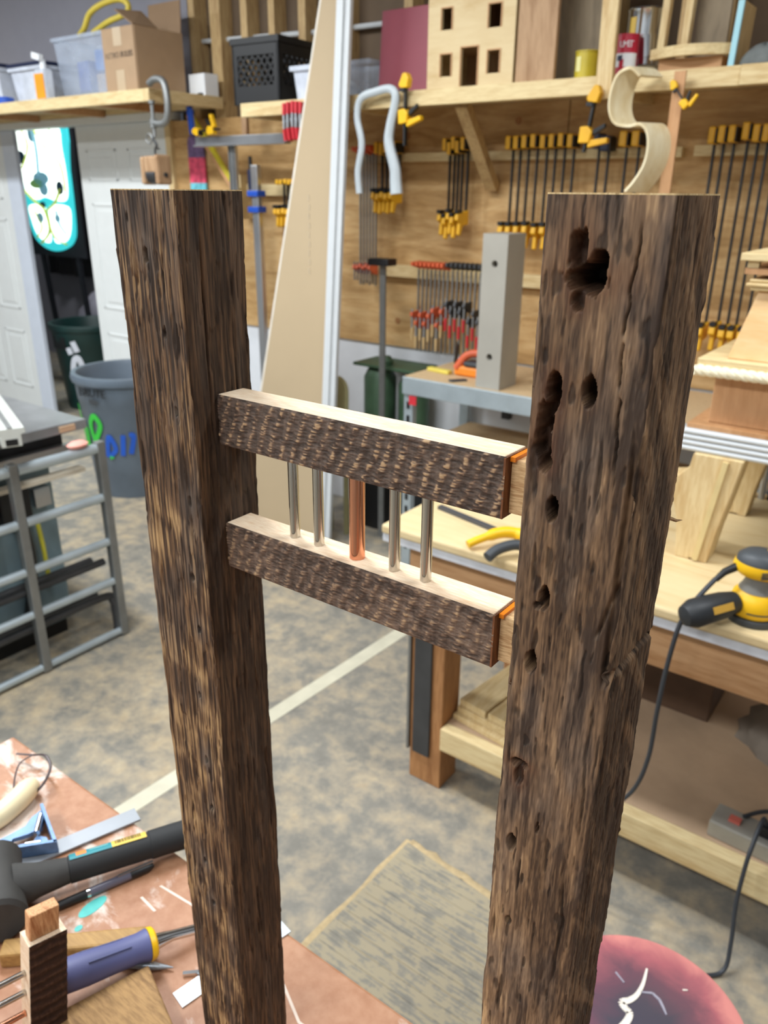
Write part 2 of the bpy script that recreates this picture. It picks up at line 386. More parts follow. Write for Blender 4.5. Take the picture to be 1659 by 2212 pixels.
# storeroom beyond the door
cur = MB(); pts = [(-7.6+.06*i, 4.60+.025*math.sin(i*1.3)+.012*math.sin(i*.5), 0) for i in range(50)]
cur.add([(x, y, .84) for x, y, _ in pts]+[(x, y, 3.149) for x, y, _ in pts], [(i, i+1, i+51, i+50) for i in range(49)])
cv = obj('curtain', cur, dark_wall, base=(-6, 4.1, .84), smooth=True, label='black cloth hanging behind the stained glass panel in the doorway', cat='curtain')
sm = cv.modifiers.new('thick', 'SOLIDIFY'); sm.thickness = .004
sg = thing('stained_glass_panel', 'bright backlit stained glass panel in teal and white seen through the doorway', 'stained glass', (-6.33, 3.9, 1.14))
def oval(cx, cz, rx, rz0, rz1, n=28): return [(cx+rx*math.cos(2*math.pi*k/n), cz+(rz1 if math.sin(2*math.pi*k/n) > 0 else rz0)*math.sin(2*math.pi*k/n)) for k in range(n)]
teal_g = glow('teal_glass', '35c0c6', .7); white_g = glow('white_glass', 'f0fbf2', 1.5); lead_g = glow('olive_glass', '9fb04a', .35); blue_g = glow('grey_blue_glass', '6f9fb0', .3); green_g = glow('green_glass', '6f9a5a', .25); dkglass = glow('dark_glass', '123040', .15)
outer = [(-6.70, 2.12), (-6.00, 2.12), (-5.985, 1.75), (-6.0, 1.35), (-6.05, 1.23), (-6.16, 1.17), (-6.33, 1.14), (-6.50, 1.17), (-6.62, 1.25), (-6.67, 1.4), (-6.69, 1.7)]
def rounded(poly, n=4):
    q = [Vector((a, b_, 0)) for a, b_ in poly]; m = len(q); s = spline(q[-2:]+q+q[:2], n); return [(p.x, p.y) for p in s[2*n:(m+2)*n]]
obj('border_glass', MB().prism(rounded(outer), 'y', 3.905, 3.92), teal_g, sg)
obj('frame', MB().box(-6.76, -5.93, 3.922, 3.94, 1.10, 2.16), dark_wall, sg); obj('easel_leg', MB().bar((-6.6, 3.95, 1.12), (-6.6, 4.02, .0), .04, .03), dark_wall, sg); obj('easel_leg', MB().bar((-6.08, 3.95, 1.12), (-6.08, 4.0, .0), .04, .03), dark_wall, sg)
def pane(poly, m=white_g, y=3.9): obj('pane', MB().prism(rounded(poly), 'y', y, y+.008), m, sg)
pane([(-6.67, 2.1), (-6.10, 2.1), (-6.045, 1.9), (-6.03, 1.7), (-6.06, 1.55), (-6.2, 1.53), (-6.36, 1.56), (-6.5, 1.54), (-6.63, 1.6), (-6.66, 1.8)])
pane([(-6.62, 1.49), (-6.40, 1.49), (-6.36, 1.35), (-6.37, 1.22), (-6.46, 1.21), (-6.56, 1.27), (-6.61, 1.37)])
pane([(-6.32, 1.49), (-6.06, 1.49), (-6.05, 1.36), (-6.11, 1.25), (-6.22, 1.21), (-6.31, 1.22), (-6.335, 1.35)])
for k, (pts, m, r) in enumerate((([(-6.6, 2.1), (-6.5, 1.95), (-6.63, 1.78)], lead_g, .008), ([(-6.42, 2.1), (-6.25, 1.92), (-6.08, 1.8), (-6.05, 1.6)], lead_g, .008), ([(-6.2, 2.1), (-6.1, 1.95), (-6.04, 1.85)], green_g, .008),
        ([(-6.66, 1.62), (-6.5, 1.52), (-6.38, 1.46), (-6.35, 1.3), (-6.5, 1.2)], lead_g, .012), ([(-6.36, 1.4), (-6.30, 1.26), (-6.14, 1.2)], lead_g, .01), ([(-6.12, 1.62), (-6.22, 1.52), (-6.35, 1.46)], lead_g, .012),
        ([(-6.54, 1.45), (-6.46, 1.33), (-6.56, 1.24)], lead_g, .008), ([(-6.22, 1.46), (-6.2, 1.36), (-6.12, 1.28)], blue_g, .01), ([(-6.40, 2.1), (-6.38, 1.9), (-6.40, 1.72)], blue_g, .012))):
    obj('vine', MB().tube([Vector((p.x, 3.897, p.y)) for p in spline([(a, b_, 0) for a, b_ in pts], 5)], r*1.7, 6, flat=.3), m, sg)
for (x, z, rx, rz, m) in ((-6.38, 1.7, .11, .05, blue_g), (-6.45, 1.66, .10, .035, green_g), (-6.36, 1.62, .06, .05, blue_g), (-6.13, 1.63, .045, .05, dkglass), (-6.41, 1.5, .04, .025, dkglass), (-6.63, 1.86, .06, .05, dkglass), (-6.43, 2.03, .05, .06, blue_g), (-6.47, 1.40, .045, .04, blue_g), (-6.22, 1.4, .035, .03, blue_g)):
    obj('petal', MB().prism(oval(x, z, rx, rz, rz, 12), 'y', 3.893, 3.899), m, sg)
wr = MB(); n = 18
for j in range(9):
    for i in range(n):
        a = 2*math.pi*i/n; f = math.sin(j/8*math.pi/2); r = math.cos(j/8*math.pi/2)*(1+.06*math.sin(i*2.7+j))
        wr.v.append((-6.0+.72*r*math.cos(a), 4.28+.25*r*math.sin(a)*.9, .3+.57*f+.012*math.sin(i*3.1+j*2)))
wr.f = [(j*n+i, j*n+(i+1)%n, (j+1)*n+(i+1)%n, (j+1)*n+i) for j in range(8) for i in range(n)]
wr.box(-6.6, -5.3, 4.06, 4.5, 0, .32)
obj('wrapped_bundle', wr, wrap_m, base=(-6, 4.25, 0), smooth=True, label='plastic wrapped grey bundle behind the green bin in the doorway', cat='bundle')

def barrel(name, label, cx, cy, rt_, rb, h, m, n=44):
    t = thing(name, label, 'trash can', (cx, cy, 0))
    prof = [(0, .0), (rb, .0), (rb+.004, .03), (rb+(rt_-rb)*.78, h*.78), (rt_-.008, h*.79), (rt_-.002, h*.93), (rt_+.012, h*.935), (rt_+.018, h*.965), (rt_+.012, h), (rt_-.012, h), (rt_-.02, h*.97), (rb-.02, .05), (0, .045)]
    obj('body', MB().lathe(prof, (cx, cy, 0), n), m, t, smooth=True)
    return t
gc = barrel('trash_can', 'grey plastic trash can with green and blue spray paint on it', -3.78, 2.66, .28, .225, .69, grey_bin)
def on_can(t, cx, cy, h, rt_, rb, strokes, m, wdt, name='paint_stroke'):
    for pts in strokes:
        P = []
        for th, z in [(p.x, p.y) for p in spline([(a, b_, 0) for a, b_ in pts], 6)]:
            r = rb + .004 + (rt_-rb)*z/h + .0035; P.append((th, z, r))
        mb = MB(); vs = []
        for i, (th, z, r) in enumerate(P):
            t0, z0, _ = P[max(i-1, 0)]; t1, z1, _ = P[min(i+1, len(P)-1)]
            dx, dz = (t1-t0)*r, z1-z0; l = math.hypot(dx, dz) or 1; ox, oz = -dz/l*wdt/2, dx/l*wdt/2
            for s in (-1, 1):
                a = th+s*ox/r; vs.append((cx+r*math.cos(a), cy+r*math.sin(a), z+s*oz))
        mb.add(vs, [(2*i, 2*i+1, 2*i+3, 2*i+2) for i in range(len(P)-1)])
        o = obj(name, mb, m, t); s = o.modifiers.new('thick', 'SOLIDIFY'); s.thickness = .0015; s.offset = 0
A = math.radians
G = (gc, -3.78, 2.66, .69, .28, .225)
on_can(*G, [[(A(-118), .52), (A(-114), .42), (A(-110), .30), (A(-104), .27), (A(-101), .38), (A(-108), .43)], [(A(-95), .29), (A(-82), .36), (A(-74), .43), (A(-81), .48), (A(-89), .43), (A(-87), .35), (A(-74), .32)], [(A(-68), .25), (A(-63), .26)]], spray_g, .03)
on_can(*G, [[(A(-70), .25), (A(-65), .37), (A(-58), .30), (A(-66), .26)], [(A(-47), .38), (A(-50), .26)], [(A(-40), .38), (A(-35), .37), (A(-40), .27)]], spray_b, .026)
def on_face(cx, cy, r, deg, z): a = A(deg); return face_m((cx+r*math.cos(a), cy+r*math.sin(a), z), (-math.sin(a), math.cos(a), 0), (0, 0, 1))
text('lettering', 'BRUTE', .06, on_face(-3.78, 2.66, .286, -76, .612), black_pl, gc, .002)
obj('badge', MB().add([(-3.78+0.285*math.cos(A(d)), 2.66+0.285*math.sin(A(d)), z) for d in (-82, -76, -70) for z in (.555, .577)], [(0,2,3,1),(2,4,5,3)]), char_pl, gc)
hd = MB().tube(spline([(-3.78+.262*math.cos(A(-171)), 2.66+.262*math.sin(A(-171)), .62), (-3.78+.33*math.cos(A(-171)), 2.66+.33*math.sin(A(-171)), .60), (-3.78+.33*math.cos(A(-171)), 2.66+.33*math.sin(A(-171)), .53), (-3.78+.255*math.cos(A(-171)), 2.66+.255*math.sin(A(-171)), .51)], 5), .018, 8)
obj('handle', hd, grey_bin, gc, smooth=True)
obj('handle', MB().tube(spline([(-3.78+.262*math.cos(A(9)), 2.66+.262*math.sin(A(9)), .62), (-3.78+.33*math.cos(A(9)), 2.66+.33*math.sin(A(9)), .60), (-3.78+.33*math.cos(A(9)), 2.66+.33*math.sin(A(9)), .53), (-3.78+.255*math.cos(A(9)), 2.66+.255*math.sin(A(9)), .51)], 5), .018, 8), grey_bin, gc, smooth=True)
g2 = barrel('trash_can', 'dark green plastic trash can with white spray paint in the doorway', -5.62, 3.68, .30, .24, .66, green_bin)
G2 = (g2, -5.62, 3.68, .66, .30, .24)
on_can(*G2, [[(A(-72), .50), (A(-69), .45)], [(A(-63), .55), (A(-58), .47)], [(A(-72), .30), (A(-66), .40), (A(-58), .42), (A(-53), .34)], [(A(-60), .34), (A(-58), .31)]], spray_w, .045)
obj('grip_recess', MB().obox((-5.62+.282*math.cos(A(-92)), 3.68+.282*math.sin(A(-92)), .53), (.16, .02, .10), (0, 0, -2)), black_pl, g2, bevel=.008)

# floor pieces
obj('floor_tape', MB().prism([(-1.655, .6), (-1.60, .6), (-1.515, 2.6), (-1.575, 2.6)], 'z', .0, .0012), plain('pale_tape', 'c9c4ae', .6, var=.12, scale=9), base=(-1.6, 1.5, 0), label='pale stripe running across the dusty concrete floor', cat='stripe')
mt = MB().prism([(-.905, 1.345), (-.915, .55), (.35, .55), (.35, 1.30), (-.62, 1.315)], 'z', 0, .008)
for k in range(22): mt.box(-.9, .34, .57+k*.034, .585+k*.034, .008, .0095)
obj('floor_mat', mt, mat_m, base=(-.3, 1, 0), label='dusty ribbed floor mat lying between the workbench and table', cat='mat')
for k, (a, b_, w_) in enumerate((((-.92, .58), (-.905, 1.36), .02), ((-.905, 1.355), (-.6, 1.325), .02))):
    mb = MB(); P = [Vector((a[0]+(b_[0]-a[0])*t/12+random.uniform(-.003,.003), a[1]+(b_[1]-a[1])*t/12+random.uniform(-.006,.006), .004)) for t in range(13)]
    mb.tube(P, [random.uniform(.5, .8)*w_ for _ in P], 8, flat=.22)
    obj('sawdust_ridge', mb, plain('sawdust%d' % k, 'b39e78', .9, var=.15, scale=60), base=(a[0], a[1], 0), smooth=True, label=('line of sawdust along the long left edge of floor mat', 'line of sawdust along the far short edge of floor mat')[k], cat='sawdust')
# ------------------------------------------------------------------ shelves
sh = thing('wall_shelf', 'long pine wall shelf holding the dollhouse and black crate', 'shelf', (-1.6, 3.0, 1.93))
obj('fascia', MB().box(-2.9, -.752, 2.80, 2.838, 1.93, 1.985), pine, sh, bevel=.002)
obj('fascia', MB().box(-.75, .6, 2.79, 2.828, 1.93, 1.985), pine, sh, bevel=.002)
obj('shelf_board', MB().box(-2.89, .6, 2.839, 3.235, 1.967, 1.984), ply_pale, sh)
obj('end_joist', MB().box(-2.9, -2.865, 2.84, 3.235, 1.93, 1.966), pine_y, sh)
for x in (-2.3, -1.2, -.4): obj('joist', MB().box(x, x+.035, 2.84, 3.235, 1.93, 1.966), pine_y, sh)
obj('brace', MB().bar((-1.77, 2.87, 1.935), (-1.81, 3.205, 1.645), .05, .038, (0, 1, 1)), stud_m, sh)
obj('brace', MB().bar((-.62, 2.87, 1.935), (-.64, 3.205, 1.645), .05, .038, (0, 1, 1)), stud_m, sh)
ls = thing('corner_shelf', 'deep pine shelf above the white doors carrying cardboard box and tubs', 'shelf', (-4.5, 3.0, 2.02))
obj('fascia', MB().box(-6.6, -3.5, 2.74, 2.778, 2.02, 2.075), pine, ls, bevel=.002)
obj('shelf_board', MB().box(-6.6, -3.502, 2.779, 3.2, 2.058, 2.074), ply_pale, ls)
obj('end_board', MB().box(-3.499, -3.46, 2.74, 3.22, 2.02, 2.075), pine_y, ls, bevel=.002)
for x in (-5.9, -5.2, -4.5, -3.95): obj('joist', MB().box(x, x+.04, 2.779, 3.2, 2.02, 2.057), fir_x, ls)
obj('wall_cleat', MB().box(-6.6, -3.502, 3.205, 3.25, 2.031, 2.074), pine, ls)

# goods on the corner shelf (top at 2.075)
Z1 = 2.0752
def tub(name, label, x0, x1, y0, y1, z0, h, m, lid=None, tap=.02):
    t = thing(name, label, 'storage bin', ((x0+x1)/2, (y0+y1)/2, z0)); w_ = .004; mb = MB()
    o_ = [(x0+tap, y0+tap, z0), (x1-tap, y0+tap, z0), (x1-tap, y1-tap, z0), (x0+tap, y1-tap, z0), (x0, y0, z0+h), (x1, y0, z0+h), (x1, y1, z0+h), (x0, y1, z0+h)]
    mb.add(o_, [(0,3,2,1),(0,1,5,4),(1,2,6,5),(2,3,7,6),(3,0,4,7)])
    o = obj('body', mb, m, t); s = o.modifiers.new('thick', 'SOLIDIFY'); s.thickness = w_
    rm = MB(); q = .012
    for a in ((x0-q,x1+q,y0-q,y0),(x0-q,x1+q,y1,y1+q),(x0-q,x0,y0,y1),(x1,x1+q,y0,y1)): rm.box(*a, z0+h-.02, z0+h)
    obj('rim', rm, m, t, bevel=.003)
    if lid: obj('lid', MB().box(x0-.015, x1+.015, y0-.015, y1+.015, z0+h+.0005, z0+h+.02), lid, t, bevel=.004)
    return t
t1 = tub('storage_bin', 'frosted plastic tub with navy lid at the left end of shelf', -5.40, -4.92, 2.83, 3.1, Z1, .20, clear_lid, navy_pl)
t2 = tub('storage_bin', 'frosted plastic tub with striped navy lid beside the orange label', -4.86, -4.53, 2.87, 3.12, Z1, .19, clear_lid, navy_pl)
obj('blue_dish', MB().lathe([(0, 0), (.05, 0), (.05, .03), (.045, .035), (0, .035)], (-4.83, 2.80-.005, Z1), 20), blue_pl, base=(-4.83, 2.795, Z1), smooth=True, label='small blue plastic dish at the front edge of corner shelf', cat='dish')
bt = thing('spray_bottle', 'grey bottle with bright orange label on the corner shelf', 'bottle', (-4.44, 2.82, Z1))
obj('body', MB().box(-4.49, -4.40, 2.79, 2.85, Z1, Z1+.155), clear_lid, bt, bevel=.01)
obj('label', MB().box(-4.487, -4.403, 2.786, 2.789, Z1+.01, Z1+.13), plain('orange_label', 'f09a1e', .5), bt, label='bright orange label')
obj('neck', MB().cyl((-4.44, 2.82, Z1+.15), (-4.44, 2.82, Z1+.20), .018, .014, 12), paper, bt)
obj('trigger', MB().obox((-4.455, 2.80, Z1+.215), (.07, .025, .03), (0, 15, 0)), paper, bt)
t3 = tub('storage_bin', 'clear plastic bin of blue and grey junk beside cardboard box', -4.44, -3.97, 2.90, 3.18, Z1, .31, clear_bin)
for k, (x, y, z, sx, sy, sz, r, m, lb) in enumerate(((-4.12, 3.05, .19, .16, .12, .10, 25, plain('bright_blue', '2f74cf', .5), 'bright blue box inside the clear plastic bin'), (-4.32, 3.05, .125, .12, .12, .15, -6, blue_pl, 'dark blue box inside the clear plastic bin'), (-4.12, 3.04, .067, .14, .12, .12, 8, plain('beige_box', 'b5a08e', .7), 'beige carton at the bottom of the clear bin'), (-4.32, 3.04, .024, .14, .10, .04, 4, plain('slate_box', '64778c', .6), 'slate grey case at the bottom of clear bin'))):
    obj('carton', MB().obox((x, y, Z1+z+.004), (sx, sy, sz), (0, 0, r)), m, base=(x, y, Z1), bevel=.006, label=lb, cat='box')
hs = MB().tube(spline([(-4.36, 3.02, Z1+.335), (-4.28, 3.0, Z1+.36), (-4.22, 3.0, Z1+.42), (-4.12, 3.01, Z1+.455), (-3.99, 3.02, Z1+.465), (-3.93, 3.03, Z1+.44), (-3.95, 3.03, Z1+.40), (-4.08, 3.01, Z1+.37), (-4.25, 3.03, Z1+.337)], 8), .015, 10)
obj('coiled_hose', hs, plain('pale_yellow_hose', 'd9c24a', .45), base=(-4.2, 3.0, Z1+.3), smooth=True, label='pale yellow hose looping up out of the clear bin', cat='hose')
cb = thing('cardboard_box', 'open brown cardboard box with tape and handwriting on corner shelf', 'box', (-3.73, 2.95, Z1))
rotc = Matrix.Translation((-3.606, 2.795, 0)) @ Matrix.Rotation(A(0), 4, 'Z')
def cbx(*a): return MB().box(*a).xf(rotc)
bw, bd, bh = .25, .30, .285
for nm, a in (('side_panel', (-.25, .0, 0, .005, Z1, Z1+bh)), ('side_panel', (0, .005, .006, bd, Z1, Z1+bh)), ('side_panel', (-.25, 0, bd-.005, bd, Z1, Z1+bh)), ('side_panel', (-.25, -.245, .006, bd-.006, Z1, Z1+bh)), ('bottom_panel', (-.244, -.001, .006, bd-.006, Z1, Z1+.005))):
    obj(nm, cbx(*a), card, cb)
def flap(pts): return MB().add(pts, [(0,1,2,3)]).xf(rotc)
zt = Z1+bh
for pts in ([(0, 0, zt), (0, .15, zt), (-.14, .17, zt+.09), (-.14, .01, zt+.075)], [(-.25, .003, zt), (-.002, .003, zt), (-.002, .10, zt-.10), (-.25, .10, zt-.10)], [(-.25, bd, zt), (0, bd, zt), (.0, bd+.01, zt+.15), (-.25, bd+.01, zt+.15)], [(-.247, .006, zt), (-.247, bd, zt), (-.22, bd, zt-.10), (-.22, .01, zt-.10)]):
    o = obj('flap', flap(pts), card_in, cb); s = o.modifiers.new('thick', 'SOLIDIFY'); s.thickness = .005
obj('tape', cbx(-.16, -.095, -.0012, -.0004, Z1+.0, Z1+.10), tape_m, cb, label='beige packing tape'); obj('tape', cbx(-.16, -.095, -.0012, -.0004, Z1+.205, Z1+.285), tape_m, cb, label='beige packing tape')
text('handwriting', 'RETRO BULBS', .036, rotc @ face_m((-.125, -.0014, Z1+.165), (1, 0, .03), (0, 0, 1)), ink, cb, .0003)
wbx = thing('white_box', 'small white carton behind the cardboard box near shelf end', 'box', (-3.55, 3.1, Z1))
obj('carton', MB().obox((-3.53, 3.155, Z1+.0515), (.13, .09, .103), (0, 0, -4)), paper, wbx, bevel=.004)
obj('foot', MB().obox((-3.575, 3.105, Z1+.006), (.03, .012, .012), (0, 0, -4)), black_pl, wbx); obj('foot', MB().obox((-3.50, 3.10, Z1+.006), (.03, .012, .012), (0, 0, -4)), black_pl, wbx)
# C clamp on the shelf end with chain and old pulley block
cc = thing('c_clamp', 'old steel C-clamp gripping the end of corner shelf', 'clamp', (-3.40, 2.72, 1.9))
obj('frame', MB().tube(spline([(-3.43, 2.725, 2.09), (-3.38, 2.72, 2.105), (-3.31, 2.71, 2.09), (-3.285, 2.705, 2.03), (-3.29, 2.705, 1.95), (-3.33, 2.71, 1.915), (-3.42, 2.725, 1.92)], 6), .016, 10), steel_dull, cc, smooth=True)
obj('screw', MB().cyl((-3.425, 2.725, 1.86), (-3.425, 2.725, 2.012), .009, n=10), steel_dull, cc)
obj('swivel_pad', MB().cyl((-3.425, 2.725, 2.005), (-3.425, 2.725, 2.018), .016, n=12), steel_dull, cc); obj('nut', MB().cyl((-3.425, 2.725, 1.90), (-3.425, 2.725, 1.94), .018, n=8), steel_dull, cc)
pl = thing('pulley_block', 'weathered wooden pulley block hanging by a hook from clamp', 'pulley', (-3.43, 2.72, 1.64))
for x0, x1, h in ((-3.50, -3.472, .128), (-3.392, -3.364, .136)): obj('cheek', MB().box(x0, x1, 2.675, 2.765, 1.645, 1.645+h), brown_ply, pl, bevel=.012)
obj('centre_block', MB().box(-3.471, -3.393, 2.68, 2.76, 1.70, 1.775), brown_ply, pl, bevel=.008)
obj('sheave', MB().cyl((-3.466, 2.72, 1.69), (-3.398, 2.72, 1.69), .04, n=20), steel_dark, pl, smooth=True)
obj('axle', MB().cyl((-3.51, 2.72, 1.69), (-3.355, 2.72, 1.69), .011, n=12), steel_dark, pl)
obj('hook', MB().tube(spline([(-3.425, 2.72, 1.775), (-3.425, 2.72, 1.80), (-3.41, 2.72, 1.825), (-3.43, 2.72, 1.85), (-3.425, 2.722, 1.875)], 5), .006, 8), steel_dark, pl, smooth=True)
obj('ring', MB().tube([(-3.455+.022*math.cos(A(a)), 2.715, 1.853+.022*math.sin(A(a))) for a in range(0, 361, 30)], .004, 6), steel_dull, pl, smooth=True)

# goods on the long shelf (top at 1.9845)
Z2 = 1.9842
cr_ = thing('milk_crate', 'black plastic milk crate at the left end of long shelf', 'crate', (-2.76, 3.0, Z2))
RC = Matrix.Translation((-2.715, 2.865, Z2)) @ Matrix.Rotation(A(4), 4, 'Z')
cw, ch = .27, .265
for s in range(4):
    def W(t, d, z): return RC @ Vector(((t, d, z), (-d, cw+t, z), (t, cw-d, z), (-cw+d, cw+t, z))[s])   # t runs -cw..0 along the wall, d inwards
    def wbox(t0, t1, d0, d1, z0, z1, mb): return mb.add([W(*p) for p in ((t0,d0,z0),(t1,d0,z0),(t1,d1,z0),(t0,d1,z0),(t0,d0,z1),(t1,d0,z1),(t1,d1,z1),(t0,d1,z1))], [(0,3,2,1),(4,5,6,7),(0,1,5,4),(1,2,6,5),(2,3,7,6),(3,0,4,7)])
    mb = MB()
    for q in ((-cw, 0, 0, .012, ch-.07, ch-.025), (-cw-.005, .005, -.006, .014, ch-.025, ch), (-cw, 0, 0, .012, 0, .075), (-cw, -cw+.03, 0, .012, .075, ch-.07), (-.03, 0, 0, .012, .075, ch-.07)): wbox(*q, mb)
    sp_ = obj('side_panel', mb, black_pl, cr_)
    lt = MB()
    for k in range(-3, 7):
        for sg_ in (1, -1):
            t0, t1 = -cw+.03+k*.035, -cw+.03+k*.035+.09; lo, hi = max(t0, -cw+.03), min(t1, -.03)
            if hi-lo > .01:
                z0, z1 = .075+(lo-t0)*1.35, .075+(hi-t0)*1.35
                if sg_ < 0: lo, hi = -cw-lo, -cw-hi
                lt.bar(W(lo, .006, z0), W(hi, .006, z1), .008, .008, W(0, 1, 0)-W(0, 0, 0))
    obj('lattice', lt, black_pl, sp_)
obj('bottom', MB().box(-cw+.01, -.01, .01, cw-.01, 0, .01).xf(RC), black_pl, cr_)
tub('storage_bin', 'small frosted plastic tub in front of the black crate', -2.60, -2.44, 2.83, 2.86+.09, Z2, .13, clear_lid, tap=.012)
tub('storage_bin', 'small clear plastic tub beside the maroon panel', -2.42, -2.26, 2.92, 3.1, Z2, .145, clear_bin, tap=.012)
obj('rag_bag', MB().lathe([(0, 0), (.06, .01), (.07, .05), (.04, .09), (0, .10)], (-2.52, 3.08, Z2), 12, 1.3, .8), paper, base=(-2.52, 3.08, Z2), smooth=True, label='crumpled white bag behind the small frosted tub', cat='bag')
obj('maroon_sheet', MB().obox((-2.082, 2.945, Z2+.156), (.265, .018, .31), (-5, 0, 0)), red_sheet, base=(-2.08, 2.93, Z2), bevel=.002, label='maroon painted panel leaning upright beside the dollhouse', cat='panel')
dh = thing('dollhouse', 'plywood dollhouse with square windows and a dark doorway', 'dollhouse', (-1.75, 3.0, Z2))
fx0, fx1, fz1 = -1.938, -1.565, 2.42
holes = [(-1.877, -1.832, 2.186, 2.256), (-1.877, -1.83, 2.032, 2.106), (-1.786, -1.714, Z2, 2.122), (-1.676, -1.624, 2.176, 2.250), (-1.672, -1.622, 2.03, 2.104)]
xs = sorted({fx0, fx1, *[v for h in holes for v in h[:2]]}); zs = sorted({Z2, fz1, *[v for h in holes for v in h[2:]]})
fr = MB()
for i in range(len(xs)-1):
    for j in range(len(zs)-1):
        cx_, cz_ = (xs[i]+xs[i+1])/2, (zs[j]+zs[j+1])/2
        if not any(h[0] < cx_ < h[1] and h[2] < cz_ < h[3] for h in holes): fr.box(xs[i], xs[i+1], 2.872, 2.882, zs[j], zs[j+1])
obj('front_wall', fr, ply_pale, dh)
obj('side_wall', MB().box(fx0, fx0+.01, 2.882, 3.15, Z2, fz1), ply_pale, dh); obj('side_wall', MB().box(fx1-.01, fx1, 2.882, 3.15, Z2, fz1), ply_pale, dh)
obj('back_wall', MB().box(fx0, fx1, 3.15, 3.16, Z2, fz1), brown_ply, dh); obj('inner_floor', MB().box(fx0+.01, fx1-.01, 2.883, 3.15, 2.135, 2.145), brown_ply, dh); obj('partition', MB().box(-1.75, -1.742, 2.884, 3.15, 2.146, fz1), brown_ply, dh); obj('ceiling_board', MB().box(fx0, fx1, 2.872, 3.16, fz1+.0005, fz1+.01), ply_pale, dh)
for h in holes:
    t_ = .004; mb = MB().box(h[0]-t_, h[0], 2.869, 2.8715, h[2], h[3]).box(h[1], h[1]+t_, 2.869, 2.8715, h[2], h[3]).box(h[0]-t_, h[1]+t_, 2.869, 2.8715, h[3], h[3]+t_)
    obj('window_edge', mb, cherry, dh)
obj('brown_board', MB().box(-1.545, -1.395, 2.855, 2.875, Z2, 2.46), brown_ply, base=(-1.47, 2.86, Z2), bevel=.002, label='brown plywood board standing right beside the dollhouse', cat='board')
obj('grey_board', MB().box(-1.50, -1.235, 2.99, 3.01, Z2, 2.46), grey_ply, base=(-1.37, 3.0, Z2), bevel=.002, label='greyish plywood board standing behind the yellow tin', cat='board')
yt = thing('yellow_tin', 'small yellow tin standing beside the upright pine batten', 'tin', (-1.31, 2.92, Z2))
obj('body', MB().cyl((-1.30, 2.92, Z2), (-1.30, 2.92, Z2+.088), .042, n=20), tin_y, yt, smooth=True); obj('label', MB().add([(-1.30+.0425*math.cos(A(a)), 2.92+.0425*math.sin(A(a)), z) for a in (-130, -115, -100) for z in (Z2+.03, Z2+.075)], [(0,2,3,1),(2,4,5,3)]), plain('label_pale', 'e5df9a', .5), yt)
obj('lid', MB().cyl((-1.30, 2.92, Z2+.0885), (-1.30, 2.92, Z2+.093), .044, n=20), tin_y, yt)
obj('pine_batten', MB().bar((-1.172, 2.785, 1.912), (-1.182, 2.785, 2.6), .055, .022, (0, 1, 0)), pine_z, base=(-1.18, 2.785, 1.91), bevel=.002, label='upright pine batten clamped to the front of long shelf', cat='batten')
rc_ = thing('red_can', 'red and white baking powder can on the long shelf', 'can', (-1.15, 2.885, Z2))
rcx, rcy = -1.150, 2.885
obj('body', MB().cyl((rcx, rcy, Z2), (rcx, rcy, Z2+.118), .038, n=28), tin_r, rc_, smooth=True); obj('lid', MB().cyl((rcx, rcy, Z2+.1185), (rcx, rcy, Z2+.124), .0385, n=28), tin_r, rc_)
def cyl_patch(cx, cy, r, a0, a1, z0, z1, n=10):
    a = [a0+(a1-a0)*k/n for k in range(n+1)]
    return MB().add([(cx+r*math.cos(A(q)), cy+r*math.sin(A(q)), z) for q in a for z in (z0, z1)], [(2*k, 2*k+2, 2*k+3, 2*k+1) for k in range(n)])
obj('white_band', cyl_patch(rcx, rcy, .0386, -170, -10, Z2+.028, Z2+.068, 24), paper, rc_)
for ch_, dg in (('U', -92), ('M', -75), ('E', -60), ('T', -48)):
    text('lettering', ch_, .026, on_face(rcx, rcy, .0386, dg, Z2+.093), paper, rc_, .0004)
obj('emblem', cyl_patch(rcx, rcy, .0392, -100, -78, Z2+.022, Z2+.05), tin_r, rc_); obj('emblem', cyl_patch(rcx, rcy, .0395, -112, -86, Z2+.046, Z2+.062), navy_pl, rc_)
obj('small_print', cyl_patch(rcx, rcy, .0388, -95, -50, Z2+.012, Z2+.017), paper, rc_)
du = thing('duct_pipe', 'shiny galvanised duct elbow standing behind red can', 'duct', (-1.10, 3.0, Z2))
dx, dy = -1.142, 3.0
obj('lower_collar', MB().lathe([(.05, 0), (.05, .035), (.054, .04), (.05, .045), (.05, .065)], (dx+.02, dy, Z2), 28), chrome, du, smooth=True)
obj('elbow_section', MB().tube([(dx+.02, dy, Z2+.064), (dx+.012, dy, Z2+.13)], [.052, .058], 28), chrome, du, smooth=True)
obj('upper_collar', MB().lathe([(.060, 0), (.062, .01), (.062, .075), (.065, .08), (.062, .085), (.052, .085), (.052, 0)], (dx+.005, dy, Z2+.128), 28), chrome, du, smooth=True)
obj('sticker', cyl_patch(dx+.005, dy, .0632, -122, -100, Z2+.135, Z2+.185), label_y, du, label='yellow sticker')
bf = thing('arched_frame', 'curved pine drawer frame lying on the long shelf', 'frame', (-.95, 3.0, Z2))
arc = [(-1.065+.245*t/8, 2.90-.05*math.sin(math.pi*t/8), 2.045) for t in range(9)]
obj('curved_rail', MB().ribbon(arc, (0, 0, .03), .02), pine, bf)
obj('support', MB().box(-1.04, -.84, 2.895, 2.97, Z2, 2.029), fir_x, bf)
for x in (-1.04, -.965): obj('upright', MB().bar((x, 2.905, 2.0605), (x+.012, 2.905, 2.45), .022, .03, (0, 1, 0)), pine_z, bf)
obj('back_upright', MB().box(-1.0, -.97, 2.93, 2.96, 2.0305, 2.45), stud_m, bf)
